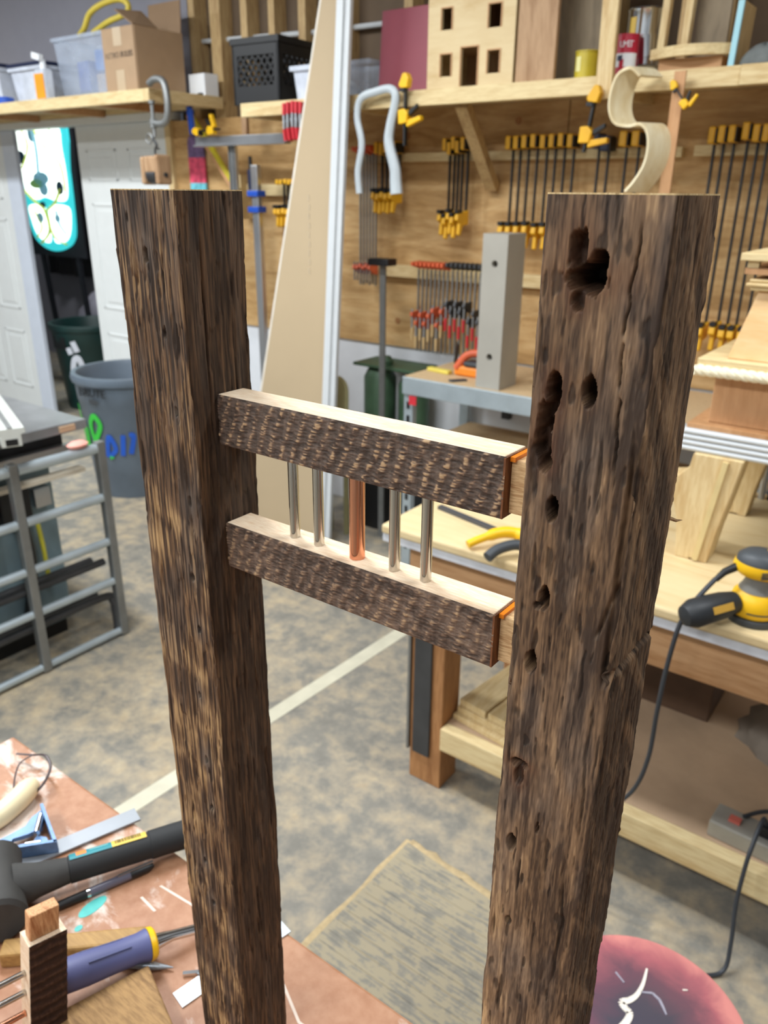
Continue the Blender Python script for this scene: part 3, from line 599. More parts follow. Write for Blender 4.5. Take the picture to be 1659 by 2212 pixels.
obj('back_panel', MB().box(-.95, -.85, 2.95, 2.965, 2.0305, 2.45), grey_ply, bf)
bs = thing('painted_strip', 'thin board with light blue edge leaning beside grey cap', 'board', (-.81, 2.86, Z2))
obj('board', MB().bar((-.798, 2.93, Z2+.0003), (-.792, 2.93, 2.165), .012, .13, (0, 1, 0)), stud_m, bs); obj('blue_edge', MB().bar((-.8, 2.857, Z2+.0003), (-.794, 2.857, 2.165), .017, .012, (0, 1, 0)), ltblue, bs, label='light blue painted edge')
cp = MB(); n = 20
for j in range(8):
    for i in range(n):
        a = 2*math.pi*i/n; f = j/7*math.pi/2
        cp.v.append((-.712+.066*math.cos(f)*math.cos(a)*(1+.05*math.sin(i*2.3+j)), 2.88+.055*math.cos(f)*math.sin(a), Z2+.062*math.sin(f)*(1+.08*math.sin(i*1.9))))
cp.f = [(j*n+i, j*n+(i+1)%n, (j+1)*n+(i+1)%n, (j+1)*n+i) for j in range(7) for i in range(n)]
kc = thing('cap', 'grey cloth cap lying at the right end of long shelf', 'cap', (-.72, 2.9, Z2))
obj('crown', cp, cloth_g, kc, smooth=True); obj('peak', MB().lathe([(0, 0), (.075, .002), (.078, .006), (0, .014)], (-.725, 2.865, Z2), 18, .7, .6), cloth_g, kc, smooth=True)

# ------------------------------------------------------------------ things hanging from the shelf front
def spring_clamp(loc):
    t = thing('spring_clamp', 'red-handled steel spring clamp clipped to the shelf front', 'spring clamp', loc, 'red spring clamps on the shelf front')
    x, y, z = loc
    for s in (-1, 1):
        obj('jaw_arm', MB().bar((x, y-.002+s*.010, z-.045), (x+.004, y+s*.018, z-.10), .016, .006, (1, 0, 0)), steel, t)
        obj('jaw_tip', MB().bar((x, y+s*.010, z), (x, y-.002+s*.010, z-.045), .018, .012, (1, 0, 0)), red_pl, t, label='red rubber tip')
        obj('handle_grip', MB().bar((x+.004, y+s*.018, z-.10), (x+.008, y+s*.014, z-.145), .018, .012, (1, 0, 0)), red_pl, t, label='red rubber grip')
    obj('spring', MB().cyl((x-.009, y, z-.068), (x+.013, y, z-.068), .007, n=10), chrome, t, smooth=True)
    return t
sc0 = spring_clamp((-2.595, 2.775, 1.968)); sc0['label'] = 'leftmost red-handled spring clamp clipped to the shelf front'
for k, (x, z) in enumerate(((-2.573, 1.972), (-2.548, 1.975), (-2.525, 1.972), (-2.502, 1.97))): copy_tree(sc0, (x, 2.775+.002*(k % 2), z), ('second', 'third', 'fourth', 'rightmost')[k]+' red-handled spring clamp clipped to the shelf front')
hf = MB().tube(spline([(-2.185, 2.76, 1.615), (-2.192, 2.76, 1.70), (-2.172, 2.76, 1.80), (-2.195, 2.76, 1.90), (-2.175, 2.76, 1.965), (-2.10, 2.76, 1.985), (-2.03, 2.76, 1.99), (-2.006, 2.76, 1.955), (-2.03, 2.76, 1.86), (-2.035, 2.76, 1.80), (-2.005, 2.76, 1.71), (-2.0, 2.76, 1.66), (-1.995, 2.76, 1.615)], 7), [.0115]*40 + [.0115+.010*k/45 for k in range(45)], 10, flat=1.3)
obj('bent_form', hf, white_form, base=(-2.1, 2.76, 1.62), smooth=True, label='white bent horseshoe form hanging over the shelf front', cat='form')
def trigger_clamp(name, label, loc, body, rot=0, length=.2, sc=1.0):
    t = thing(name, label, 'clamp', loc); R_ = Matrix.Translation(loc) @ Matrix.Rotation(rot, 4, 'Y') @ Matrix.Scale(sc, 4)
    P = lambda mb: mb.xf(R_)
    obj('bar', P(MB().box(-.004, .004, -.009, .009, -length, .045)), black_pl, t)
    obj('fixed_jaw', P(MB().prism([(-.018, .0), (.014, .0), (.02, .03), (.008, .052), (-.008, .05), (-.026, .012)], 'y', -.016, .016)), body, t, bevel=.004)
    obj('jaw_pad', P(MB().box(-.022, .0, -.014, .014, -.012, -.0005)), black_pl, t)
    obj('slide_body', P(MB().prism([(-.022, -.125), (.016, -.12), (.02, -.085), (.0, -.07), (-.026, -.075)], 'y', -.018, .018)), body, t, bevel=.004)
    obj('handle', P(MB().prism([(.010, -.112), (.075, -.096), (.078, -.112), (.012, -.135)], 'y', -.012, .012)), body, t, bevel=.003)
    obj('trigger', P(MB().prism([(.012, -.083), (.055, -.055), (.058, -.068), (.02, -.098)], 'y', -.008, .008)), black_pl, t, bevel=.002)
    return t
trigger_clamp('trigger_clamp', 'yellow trigger clamp gripping the shelf beside white bent form', (-1.966, 2.772, 1.990), yellow_b)
qb = trigger_clamp('trigger_clamp', 'yellow and black clamp holding the foot of pine batten', (-1.185, 2.745, 1.90), yellow_pl, A(8), .15)
qc = trigger_clamp('trigger_clamp', 'yellow clamp set diagonally on the brown hanging strip', (-.918, 2.735, 1.925), yellow_b, A(-38), .10, .55)
qd = trigger_clamp('trigger_clamp', 'yellow clamp lying along the aluminium straightedge', (-3.36, 2.955, 1.8965), yellow_b, A(-92), .16, .9)
sf = [(-1.00, 2.73, 1.962), (-1.03, 2.72, 1.985), (-1.066, 2.715, 1.968), (-1.083, 2.715, 1.92), (-1.082, 2.715, 1.87), (-1.06, 2.715, 1.833), (-1.015, 2.715, 1.822), (-.975, 2.715, 1.826), (-.95, 2.715, 1.80), (-.942, 2.715, 1.755), (-.95, 2.715, 1.705), (-.975, 2.715, 1.66), (-1.0, 2.715, 1.63)]
obj('bent_lamination', MB().ribbon(spline(sf, 6), (0.045, .075, 0), .009), lam, base=(-1.0, 2.715, 1.63), smooth=True, label='pale S-shaped bent wood lamination hanging from the shelf', cat='lamination')
obj('hanging_strip', MB().bar((-.917, 2.755, 1.975), (-.918, 2.755, 1.45), .035, .01, (0, 1, 0)), cherry, base=(-.917, 2.755, 1.45), label='brown wooden strip hanging beside the S-shaped lamination', cat='strip')

# ------------------------------------------------------------------ clamps on the wall
def bar_clamp(name, label, group, length, head, loc, hw=.011, hh=.045, low=True, barw=.0035):
    t = thing(name, label, 'bar clamp', loc, group); x, y, z = loc
    obj('bar', MB().box(x-barw, x+barw, y-.004, y+.008, z-length, z-.004), black_pl, t)
    h_ = obj('head', MB().box(x-hw, x+hw, y-.055, y+.018, z-.004, z+hh), head, t, bevel=.005)
    obj('head_pad', MB().box(x+hw+.0003, x+hw+.004, y-.05, y+.015, z-.002, z+hh-.006), black_pl, h_)
    if low:
        zz = z-length
        s_ = obj('slide_body', MB().prism([(y-.075, zz+.035), (y+.014, zz+.05), (y+.014, zz-.01), (y-.03, zz-.015), (y-.08, zz+.01)], 'x', x-min(.012, hw), x+min(.012, hw)), head, t, bevel=.004)
        obj('trigger', MB().prism([(y-.055, zz+.008), (y-.02, zz+.005), (y-.045, zz-.055), (y-.06, zz-.05)], 'x', x-.008, x+.008), head, s_, bevel=.003)
        obj('jaw_pad', MB().box(x-min(.01, hw*.9), x+min(.01, hw*.9), y-.08, y-.04, zz+.038, zz+.052), black_pl, s_)
    return t
row = 'yellow bar clamps hung in a row over the plywood'
ords = ['first', 'second', 'third', 'fourth', 'fifth', 'sixth', 'seventh', 'eighth']
c8 = bar_clamp('bar_clamp', 'first yellow-headed bar clamp of the eight behind the right post', row, .33, yellow_pl, (-1.691, 3.15, 1.79))
for k, x in enumerate((-1.657, -1.620, -1.581, -1.539, -1.502, -1.463, -1.424)): copy_tree(c8, (x, 3.15, 1.79+.002*(k % 3)), ords[k+1]+' yellow-headed bar clamp of the eight behind the right post')
c5 = bar_clamp('bar_clamp', 'leftmost black bar clamp in the tight bunch beside the brace', 'bunch of bar clamps beside the diagonal brace', .29, yellow_pl, (-1.995, 3.15, 1.79), .009)
for k, (x, z) in enumerate(((-1.972, 1.775), (-1.952, 1.795), (-1.932, 1.78), (-1.905, 1.792))): copy_tree(c5, (x, 3.15, z), ('second', 'third', 'fourth', 'rightmost')[k]+' black bar clamp in the tight bunch beside the brace')
cl = bar_clamp('bar_clamp', 'leftmost short yellow clamp behind the white bent form', 'short clamps behind the white bent form', .20, yellow_pl, (-2.36, 3.15, 1.785), .0095)
for k, (x, z) in enumerate(((-2.335, 1.78), (-2.312, 1.788), (-2.29, 1.782), (-2.262, 1.786))): copy_tree(cl, (x, 3.15, z), ('second', 'third', 'fourth', 'rightmost')[k]+' short yellow clamp behind the white bent form')
cn = bar_clamp('bar_clamp', 'left navy-headed bar clamp hanging under the pine batten', 'navy bar clamps under the batten', .35, navy_pl, (-1.322, 3.15, 1.785), .018, .05)
copy_tree(cn, (-1.283, 3.15, 1.775), 'right navy-headed bar clamp hanging under the pine batten')
cy = bar_clamp('bar_clamp', 'left wide yellow bar clamp behind the S-shaped lamination', 'wide clamps behind the lamination', .45, yellow_pl, (-1.213, 3.15, 1.79), .014, .048)
copy_tree(cy, (-1.166, 3.15, 1.79), 'right wide yellow bar clamp behind the S-shaped lamination')
c6 = bar_clamp('bar_clamp', 'first long yellow bar clamp in the row at right wall', 'long bar clamps at the right of the wall', .66, yellow_pl, (-.890, 3.13, 1.79), .0115, .05, barw=.004)
for k, (x, z) in enumerate(((-.858, 1.793), (-.824, 1.793), (-.780, 1.80), (-.746, 1.793), (-.715, 1.793), (-.68, 1.793))): copy_tree(c6, (x, 3.13, z), ords[k+1]+' long yellow bar clamp in the row at right wall')
cs = bar_clamp('bar_clamp', 'left small yellow clamp between blue clamp and tan panel', 'small clamps beside the blue clamp', .15, yellow_pl, (-2.98, 3.15, 1.655), .010, .02)
for k, x in enumerate((-2.955, -2.925, -2.90, -2.875)): copy_tree(cs, (x, 3.15, 1.655+.003*(k % 2)), ('second', 'third', 'fourth', 'rightmost')[k]+' small yellow clamp between blue clamp and tan panel')

def steel_clamp(name, label, group, length, hm, loc, slide, handle):
    t = thing(name, label, 'bar clamp', loc, group); x, y, z = loc
    obj('bar', MB().box(x-.003, x+.003, y-.005, y+.005, z-length, z-.0225), steel_dull, t)
    obj('head', MB().prism([(y-.06, z-.004), (y+.01, z-.022), (y+.01, z+.014), (y-.06, z+.012)], 'x', x-.0062, x+.0062), hm, t, bevel=.002)
    obj('slide_jaw', MB().prism([(y-.06, z-slide), (y-.055, z-slide+.016), (y+.010, z-slide+.02), (y+.010, z-slide-.03), (y-.02, z-slide-.025)], 'x', x-.0065, x+.0065), hm, t, bevel=.002)
    obj('screw', MB().cyl((x, y-.048, z-slide-.055), (x, y-.048, z-slide+.03), .0045, n=8), steel, t)
    if handle is not None: obj('handle', MB().cyl((x, y-.048, z-slide-.11), (x, y-.048, z-slide-.055), 0.006, .0075, 10), handle, t, smooth=True)
    return t
og = 'orange-jawed clamps hung on the middle ledger'
for nm, hm, x0, dx_, z0, grp, rows in (('orange', orange_pl, -2.108, .0225, 1.32, og, ((.225, stud_m), (.262, stud_m), (.20, stud_m))), ('dark', steel_dark, -1.925, .0235, 1.325, 'dark-jawed clamps hung on the middle ledger', ((.17, red_pl), (.20, red_pl), (.235, red_pl)))):
    protos = {}
    for k in range(8):
        lb = ('leftmost ' if k == 0 else ords[k]+' ')+nm+'-jawed steel clamp on the ledger behind grey post'; v = (0, 1, 0, 1, 0, 2, 1, 2)[k]
        if v in protos: copy_tree(protos[v], (x0+dx_*k, 3.1, z0), lb)
        else: protos[v] = steel_clamp('steel_bar_clamp', lb, grp, .39, hm, (x0+dx_*k, 3.1, z0), *rows[v])
o3 = steel_clamp('steel_bar_clamp', 'leftmost long steel clamp in the bundle beside the tan panel', 'long steel clamps beside the tan panel', .60, orange_pl, (-2.487, 3.15, 1.80), .52, None)
for k in range(5): copy_tree(o3, (-2.487+.0185*(k+1), 3.15, 1.80+.006*(k % 2)), ('second', 'third', 'fourth', 'fifth', 'rightmost')[k]+' long steel clamp in the bundle beside the tan panel')
kb = thing('parallel_clamp', 'tall grey bar clamp with black head beside the orange clamps', 'bar clamp', (-2.19, 2.93, .36))
obj('bar', MB().box(-2.205, -2.175, 2.93, 2.94, .0, 1.32), steel_dull, kb); obj('head', MB().box(-2.235, -2.125, 2.88, 2.95, 1.3205, 1.35), black_pl, kb, bevel=.004); obj('slide_jaw', MB().box(-2.215, -2.165, 2.85, 2.917, .50, .54), black_pl, kb, bevel=.004); obj('handle', MB().cyl((-2.19, 2.87, .38), (-2.19, 2.87, .50), .016, n=12), black_pl, kb, smooth=True)

# left part of the wall
sk = thing('skateboard_deck', 'skateboard deck painted purple, red and turquoise on the wall', 'skateboard', (-3.70, 3.21, 1.5))
def deck(z0, z1): return [(-3.765, z0), (-3.635, z0), (-3.635, z1), (-3.765, z1)]
for z0, z1, m in ((1.45, 1.66, plain('deck_turquoise', '6fc0cf', .4, var=.35, scale=30)), (1.66, 1.79, plain('deck_red', 'd8506a', .4, var=.5, scale=25)), (1.79, 1.86, plain('deck_purple', '6f5a80', .4, var=.4, scale=30))):
    obj('painted_panel', MB().prism(deck(z0, z1), 'y', 3.215, 3.225), m, sk)
obj('painted_nose', MB().prism([(-3.765, 1.86), (-3.635, 1.86)]+[(-3.70+.065*math.cos(A(a)), 1.86+.055*math.sin(A(a))) for a in range(20, 180, 20)], 'y', 3.215, 3.225), MATS['deck_purple'], sk)
lv = thing('spirit_level', 'long yellow level leaning diagonally under the corner shelf', 'level', (-3.5, 3.15, 1.6))
obj('body', MB().bar((-3.70, 3.19, 2.015), (-3.30, 3.14, 1.62), .028, .012, (0, 1, 0)), plain('level_yellow', 'c9b72b', .45), lv); obj('edge_rail', MB().bar((-3.717, 3.19, 1.998), (-3.317, 3.14, 1.603), .02, .012, (0, 1, 0)), cherry, lv)
obj('blue_strap', MB().bar((-3.50, 3.02, 2.02), (-3.50, 3.03, 1.89), .03, .02, (0, 1, 0)), blue_pl, base=(-3.5, 3.02, 1.89), bevel=.003, label='blue strap hanging under the corner shelf end', cat='strap')
tq = thing('straightedge', 'aluminium saw guide with a T-shaped arm in front of plywood', 'saw guide', (-3.1, 3.0, 1.5))
obj('cross_arm', MB().box(-3.44, -2.80, 2.99, 3.02, 1.828, 1.874), alu, tq, bevel=.003); obj('arm_lip', MB().box(-3.44, -2.80, 2.975, 2.989, 1.828, 1.836), alu, tq)
obj('rail', MB().box(-3.235, -3.185, 3.021, 3.04, 1.05, 1.87), alu, tq)
for x in (-3.225, -3.2): obj('rib', MB().box(x, x+.005, 3.012, 3.0205, 1.05, 1.827), steel_dull, tq)
obj('hang_strip', MB().box(-3.21, -3.175, 3.10, 3.12, 1.88, 2.06), brown_ply, tq)
ac = thing('blue_bar_clamp', 'tall aluminium bar clamp with blue collars against the plywood', 'bar clamp', (-3.06, 3.1, .6))
obj('bar', MB().box(-3.082, -3.038, 3.02, 3.05, .0, 1.74), alu, ac, bevel=.003)
for z in (1.595, 1.52): obj('collar', MB().box(-3.10, -3.025, 3.005, 3.065, z, z+.028), blue_pl, ac, bevel=.004)
obj('crank_bracket', MB().box(-3.105, -3.083, 3.02, 3.05, 1.625, 1.72), navy_pl, ac, bevel=.003); obj('crank', MB().cyl((-3.095, 3.035, 1.70), (-3.095, 3.035, 1.78), .009, n=10), black_pl, ac)
obj('leaning_board', MB().bar((-2.84, 2.86, .0), (-3.0, 3.215, 1.55), .075, .02, (0, 1, 0)), fir, base=(-2.9, 2.9, .3), bevel=.002, label='narrow reddish board leaning on the wall beside blue clamp', cat='board')

# tan tapered panel and white trim leaning on the shelf front
tp = thing('tan_panel', 'tall tapering tan panel leaning against the long shelf', 'panel', (-2.65, 2.81, 0))
def lean(x0a, x1a, x0b, x1b, ya, yb, th):
    return MB().add([(x0a, ya, 0), (x1a, ya, 0), (x1b, yb, 2.75), (x0b, yb, 2.75), (x0a, ya+th, 0), (x1a, ya+th, 0), (x1b, yb+th, 2.75), (x0b, yb+th, 2.75)], [(0,1,2,3),(7,6,5,4),(0,4,5,1),(1,5,6,2),(2,6,7,3),(3,7,4,0)])
obj('sheet', lean(-2.945, -2.395, -2.262, -2.235, 2.70, 2.765, .012), drywall_m, tp)
obj('pale_edge', lean(-2.957, -2.9455, -2.272, -2.2625, 2.70, 2.765, .012), plain('edge_paper', 'dcd5c8', .7), tp, label='pale paper edge')
for k in range(9): obj('print_line', MB().box(-2.449+.003*(k % 2), -2.443+.003*(k % 2), 2.7285+k*.0009, 2.7315+k*.0009, 1.28+k*.038, 1.305+k*.038), plain('faint_print', 'b8a88e', .8) if 'faint_print' not in MATS else MATS['faint_print'], tp)
tr = thing('trim_board', 'white moulded trim board leaning along the tan panel edge', 'trim board', (-2.35, 2.69, 0))
for a, b_, o_ in ((0, .026, 0), (.0265, .042, -.006), (.0425, .072, .004)):
    obj('moulding', lean(-2.392+a, -2.392+b_, -2.246+a*.9, -2.246+b_*.9, 2.674+o_, 2.739+o_, .022-o_), white_paint, tr)

# ------------------------------------------------------------------ steel shelving with the grey post
ms = thing('steel_shelving', 'grey steel shelving unit with chipboard top against white wall', 'shelving', (-1.2, 3.0, 0))
obj('top_board', MB().box(-1.905, -.45, 2.715, 3.21, .886, .90), mdf, ms); obj('front_beam', MB().box(-1.908, -.45, 2.70, 2.714, .825, .898), galv, ms, bevel=.002); obj('side_beam', MB().box(-1.908, -1.894, 2.715, 3.21, .825, .885), galv, ms)
for x in (-1.908, -.50):
    for y in (2.716, 3.18): 
        obj('upright', MB().box(x, x+.045, y, y+.03, 0, .884), galv, ms)
for k in range(12): obj('slot', MB().box(-1.893, -1.878, 2.7135, 2.7155, .10+k*.06, .13+k*.06), black_pl, ms)
obj('lower_board', MB().box(-1.86, -.50, 2.75, 3.2, .585, .60), mdf, ms); obj('lower_beam', MB().box(-1.862, -.50, 2.735, 2.749, .54, .598), galv, ms); obj('bracket', MB().box(-1.70, -1.66, 3.215, 3.245, .64, .80), char_pl, ms)
obj('red_tag', MB().box(-1.868, -1.832, 2.694, 2.699, .785, .822), red_pl, ms, label='red plastic tag')
gp = thing('grey_post', 'square grey painted post with two bolt holes on shelving', 'post', (-1.51, 2.79, .90))
px0, px1 = -1.563, -1.457
ph = MB()
for (z0, z1, hz) in ((.9005, 1.19, 1.026), (1.19, 1.482, 1.375)):
    # front wall with a round hole: ring of quads between hole and rectangle
    cx_, r = -1.51+.002, .013; n = 24; y = 2.72; ring = []; sq = []
    for k in range(n):
        a = 2*math.pi*k/n; ca, sa = math.cos(a), math.sin(a)
        ring.append((cx_+r*ca, y, hz+r*sa)); hw_, hz0, hz1 = (px1-px0)/2, z0-hz, z1-hz
        tx = (px1-cx_ if ca > 0 else px0-cx_)/ca if abs(ca) > 1e-6 else 1e9; tz = (hz1 if sa > 0 else hz0)/sa if abs(sa) > 1e-6 else 1e9
        t_ = min(tx, tz); sq.append([cx_+t_*ca, y, hz+t_*sa])
    for (qx, qz) in ((px0, z0), (px0, z1), (px1, z0), (px1, z1)):
        k = min(range(n), key=lambda i: math.hypot(sq[i][0]-qx, sq[i][2]-qz)); sq[k][0], sq[k][2] = qx, qz
    inner = [(p[0], 2.775, p[2]) for p in ring]
    ph.add(ring+sq, [(k, (k+1) % n, (k+1) % n+n, k+n) for k in range(n)]); ph.add(ring+inner, [(k, (k+1) % n, (k+1) % n+n, k+n) for k in range(n)])
    ph.add([(px0, y, z0), (px0, y, z1), (px1, y, z0), (px1, y, z1)], [])
    ph.add([(px0, 2.72, z0), (px0, 2.86, z0), (px0, 2.86, z1), (px0, 2.72, z1)], [(0,1,2,3)]); ph.add([(px1, 2.72, z0), (px1, 2.86, z0), (px1, 2.86, z1), (px1, 2.72, z1)], [(0,1,2,3)]); ph.add([(px0, 2.86, z0), (px1, 2.86, z0), (px1, 2.86, z1), (px0, 2.86, z1)], [(0,1,2,3)])
ph.add([(px0, 2.72, 1.482), (px1, 2.72, 1.482), (px1, 2.86, 1.482), (px0, 2.86, 1.482)], [(0,1,2,3)])
obj('shaft', ph, post_grey, gp)
for hz in (1.026, 1.375): obj('bolt_hole', MB().cyl((-1.508, 2.768, hz), (-1.508, 2.774, hz), .0129, n=20), black_pl, gp)
jw = thing('jigsaw', 'orange handled tool lying beside the grey post', 'power tool', (-1.67, 2.88, .90))
obj('handle', MB().tube(spline([(-1.74, 2.86, .93), (-1.70, 2.87, .985), (-1.65, 2.88, 1.0), (-1.60, 2.89, .985), (-1.58, 2.89, .93)], 5), .017, 10), orange_pl, jw, smooth=True); obj('body', MB().box(-1.75, -1.585, 2.85, 2.91, .9005, .945), plain('tool_orange', 'ee8a2a', .45), jw, bevel=.012); obj('motor', MB().box(-1.70, -1.62, 2.845, 2.915, .9455, .965), char_pl, jw, bevel=.006)
obj('saw_blade', MB().bar((-1.79, 2.93, .93), (-1.835, 3.02, 1.0), .035, .003, (1, 0, 0)), steel_dark, jw)
obj('folded_rule', MB().obox((-1.825, 2.86, .909), (.12, .03, .016), (0, 0, -8)), plain('rule_yellow', 'd8c65a', .5), base=(-1.79, 2.86, .90), bevel=.003, label='pale yellow folding rule on the chipboard shelf top', cat='rule')
obj('putty_knife', MB().prism([(-1.70, 2.735), (-1.66, 2.79), (-1.64, 2.785), (-1.68, 2.73)], 'z', .9005, .909), char_pl, base=(-1.67, 2.76, .90), label='dark grey scraper at the front of the steel shelving', cat='scraper')
obj('wood_offcut', MB().obox((-1.27, 2.95, .925), (.26, .08, .049), (0, 0, 6)), pine, base=(-1.27, 2.95, .90), bevel=.003, label='pine offcut on the steel shelving right of grey post', cat='offcut')
obj('maroon_disc', MB().cyl((-1.33, 3.19, 1.22), (-1.33, 3.225, 1.22), .07, n=24), red_sheet, base=(-1.33, 3.2, 1.15), label='maroon sanding disc hanging on plywood behind grey post', cat='disc')
# green machine, pale stool back
gm = thing('planer', 'green machine with two round housings below the clamps', 'machine', (-2.24, 3.02, 0))
obj('housing', MB().lathe([(0, .42), (.075, .42), (.08, .45), (.08, .78), (.06, .82), (0, .83)], (-2.31, 3.08, 0), 20), machine_g, gm, smooth=True); obj('housing', MB().lathe([(0, .42), (.07, .42), (.075, .45), (.075, .76), (.055, .80), (0, .81)], (-2.12, 3.10, 0), 20), machine_g, gm, smooth=True)
obj('lid', MB().box(-2.42, -2.05, 3.0, 3.2, .835, .85), machine_g, gm, bevel=.004); obj('knob', MB().lathe([(0, 0), (.03, 0), (.035, .02), (.02, .04), (0, .045)], (-2.25, 3.05, .8505), 16), machine_g, gm, smooth=True)
obj('bed', MB().box(-2.40, -2.02, 2.97, 3.2, .38, .42), steel_dull, gm, bevel=.004); obj('stand', MB().box(-2.36, -2.06, 2.99, 3.2, 0, .379), black_pl, gm, bevel=.004)
sb = thing('stool_back', 'pale rounded chair back standing beside the trim board', 'chair', (-2.37, 2.90, 0))
obj('backrest', MB().prism([(-2.46, .45), (-2.335, .45), (-2.33, .70)]+[(-2.395+.065*math.cos(A(a)), .74+.07*math.sin(A(a))) for a in range(0, 181, 20)], 'y', 2.84, 2.86), plain('pale_green_wood', 'b7b286', .6), sb, bevel=.004)
for x in (-2.45, -2.345): obj('leg', MB().bar((x, 2.85, 0), (x, 2.85, .45), .02, .02), plain('chair_leg%d' % int(-x*1000), '8b8660', .6), sb)
# ------------------------------------------------------------------ table saw and tube gate on the left
sw = thing('table_saw', 'table saw with grey-blue cabinet and steel top behind the gate', 'table saw', (-2.85, 1.15, 0))
obj('cabinet', MB().box(-3.3, -2.60, .35, 1.46, .06, .70), saw_blue, sw, bevel=.01); obj('plinth', MB().box(-3.28, -2.62, .37, 1.44, 0, .0595), black_pl, sw)
obj('under_frame', MB().box(-3.28, -2.56, .30, 1.50, .7005, .83), plain('saw_dark', '2a2c2f', .6), sw); obj('table_top', MB().box(-3.6, -2.47, .2, 1.55, .8305, .865), saw_top, sw, bevel=.003)
obj('front_rail', MB().box(-2.545, -2.51, .25, 1.54, .72, .775), alu, sw, bevel=.003); obj('rail_lip', MB().box(-2.54, -2.50, .25, 1.54, .665, .68), plain('rail_cream', 'd8cdb8', .5), sw)
obj('switch_box', MB().box(-2.5995, -2.545, 1.23, 1.34, .52, .66), black_pl, sw, bevel=.006); obj('red_plate', MB().box(-2.5995, -2.553, 1.12, 1.22, .56, .61), plain('warning_red', 'a3202c', .5), sw, label='red warning plate'); obj('grey_plate', MB().box(-2.5995, -2.553, 1.36, 1.42, .56, .63), alu, sw)
obj('hose', MB().tube(spline([(-2.57, 1.30, .52), (-2.565, 1.31, .40), (-2.57, 1.30, .25), (-2.575, 1.27, .12)], 5), .022, 8), black_pl, sw, smooth=True); obj('yellow_wire', MB().tube(spline([(-2.55, 1.35, .53), (-2.545, 1.355, .42), (-2.55, 1.36, .3)], 4), .008, 6), plain('wire_yellow', 'c9c23a', .5), sw, smooth=True)
obj('motor_door', MB().box(-2.5995, -2.585, .55, 1.12, .16, .55), plain('saw_panel', '88a1a6', .5), sw, bevel=.004); obj('brass_plate', MB().box(-2.469, -2.462, 1.44, 1.50, .838, .858), plain('brass', 'b89a7c', .5), sw)
for z in (.30, .16): obj('lower_tube', MB().cyl((-2.52, .3, z), (-2.52, 1.52, z), .016, n=12), steel_dark, sw, smooth=True)
fe = thing('saw_fence', 'pale aluminium fence extrusion lying across the table saw', 'fence', (-2.6, 1.32, .866))
FM = Matrix.Translation((-2.345, 1.205, 0)) @ Matrix.Rotation(A(-21), 4, 'Z')
obj('extrusion', MB().prism([(-.03, .868), (.03, .868), (.03, .905), (.045, .91), (.042, .928), (-.042, .928), (-.045, .91), (-.03, .905)], 'x', -.9, 0).xf(FM), plain('fence_alu', 'cfd2cc', .4, .3, var=.05), fe, bevel=.002)
obj('groove', MB().box(-.9, .0005, -.008, .008, .9285, .930).xf(FM), steel_dull, fe); obj('end_slot', MB().box(.0002, .002, -.018, .018, .873, .893).xf(FM), black_pl, fe)
obj('side_flange', MB().box(-.9, 0, -.075, -.046, .868, .885).xf(FM), plain('fence_alu_side', 'bfc1bb', .4, .3), fe)
ga = thing('tube_gate', 'galvanised steel tube gate standing in front of the saw', 'gate', (-2.42, 1.1, 0))
for y in (1.555, 1.225, .62): obj('upright', MB().box(-2.436, -2.404, y-.016, y+.016, .004, .79), steel_dull, ga, bevel=.004)
for z, r in ((.765, .019), (.578, .0165), (.402, .0155), (.238, .015), (.022, .014)):
    for a, b_ in ((1.2415, 1.5385), (.637, 1.2085)): obj('rail', MB().cyl((-2.42, a, z), (-2.42, b_, z), r, n=16), galv, ga, smooth=True)
obj('bent_tube', MB().tube(spline([(-2.44, .3, .165), (-2.445, 1.2, .175), (-2.445, 1.50, .175), (-2.442, 1.54, .15), (-2.44, 1.545, .10), (-2.44, 1.545, .02)], 6), .015, 10), steel_dark, ga, smooth=True)
obj('dark_rail', MB().cyl((-2.452, .6, .315), (-2.452, 1.53, .315), .014, n=12), steel_dark, ga, smooth=True)
obj('pink_rag', MB().lathe([(0, 0), (.02, .002), (.024, .012), (.014, .022), (0, .024)], (-2.425, 1.475, .785), 12, 1.1, 1.7), plain('rag_pink', 'e8a294', .8), base=(-2.425, 1.475, .785), smooth=True, label='small pink rag on the top rail of tube gate', cat='rag')

# ------------------------------------------------------------------ right-hand workbench
TB = .84
wk = thing('workbench', 'heavy wooden workbench with pale plywood top and lower shelf', 'workbench', (-.2, 1.9, 0))
obj('bench_top', MB().box(-1.10, 1.3, 1.475, 2.32, .815, TB), ply_pale, wk, bevel=.006); obj('white_edge', MB().box(-1.098, 1.3, 1.48, 2.318, .794, .8145), plain('edge_white', 'c9cbd0', .6, var=.12, scale=20), wk)
obj('apron', MB().box(-1.05, 1.28, 1.535, 1.573, .665, .7935), fir_x, wk, bevel=.002); obj('apron', MB().box(-1.05, 1.28, 2.25, 2.288, .665, .7935), fir_x, wk); obj('side_apron', MB().box(-1.05, -1.012, 1.574, 2.249, .665, .7935), fir_x, wk)
obj('leg', MB().box(-1.062, -.955, 1.574, 1.665, 0, .664), fir, wk, bevel=.003); obj('leg', MB().box(-1.062, -.955, 2.15, 2.24, 0, .664), fir, wk, bevel=.003)
obj('leg', MB().box(1.1, 1.2, 1.574, 1.665, 0, .664), fir, wk, bevel=.003); obj('leg', MB().box(1.1, 1.2, 2.15, 2.24, 0, .664), fir, wk, bevel=.003)
obj('shelf_board', MB().box(-.952, 1.09, 1.60, 2.28, .205, .222), plain('shelf_brown', 'bb9f82', .6, var=.2, scale=4), wk); obj('shelf_fascia', MB().box(-.952, 1.09, 1.562, 1.5995, .15, .222), pine, wk, bevel=.002)
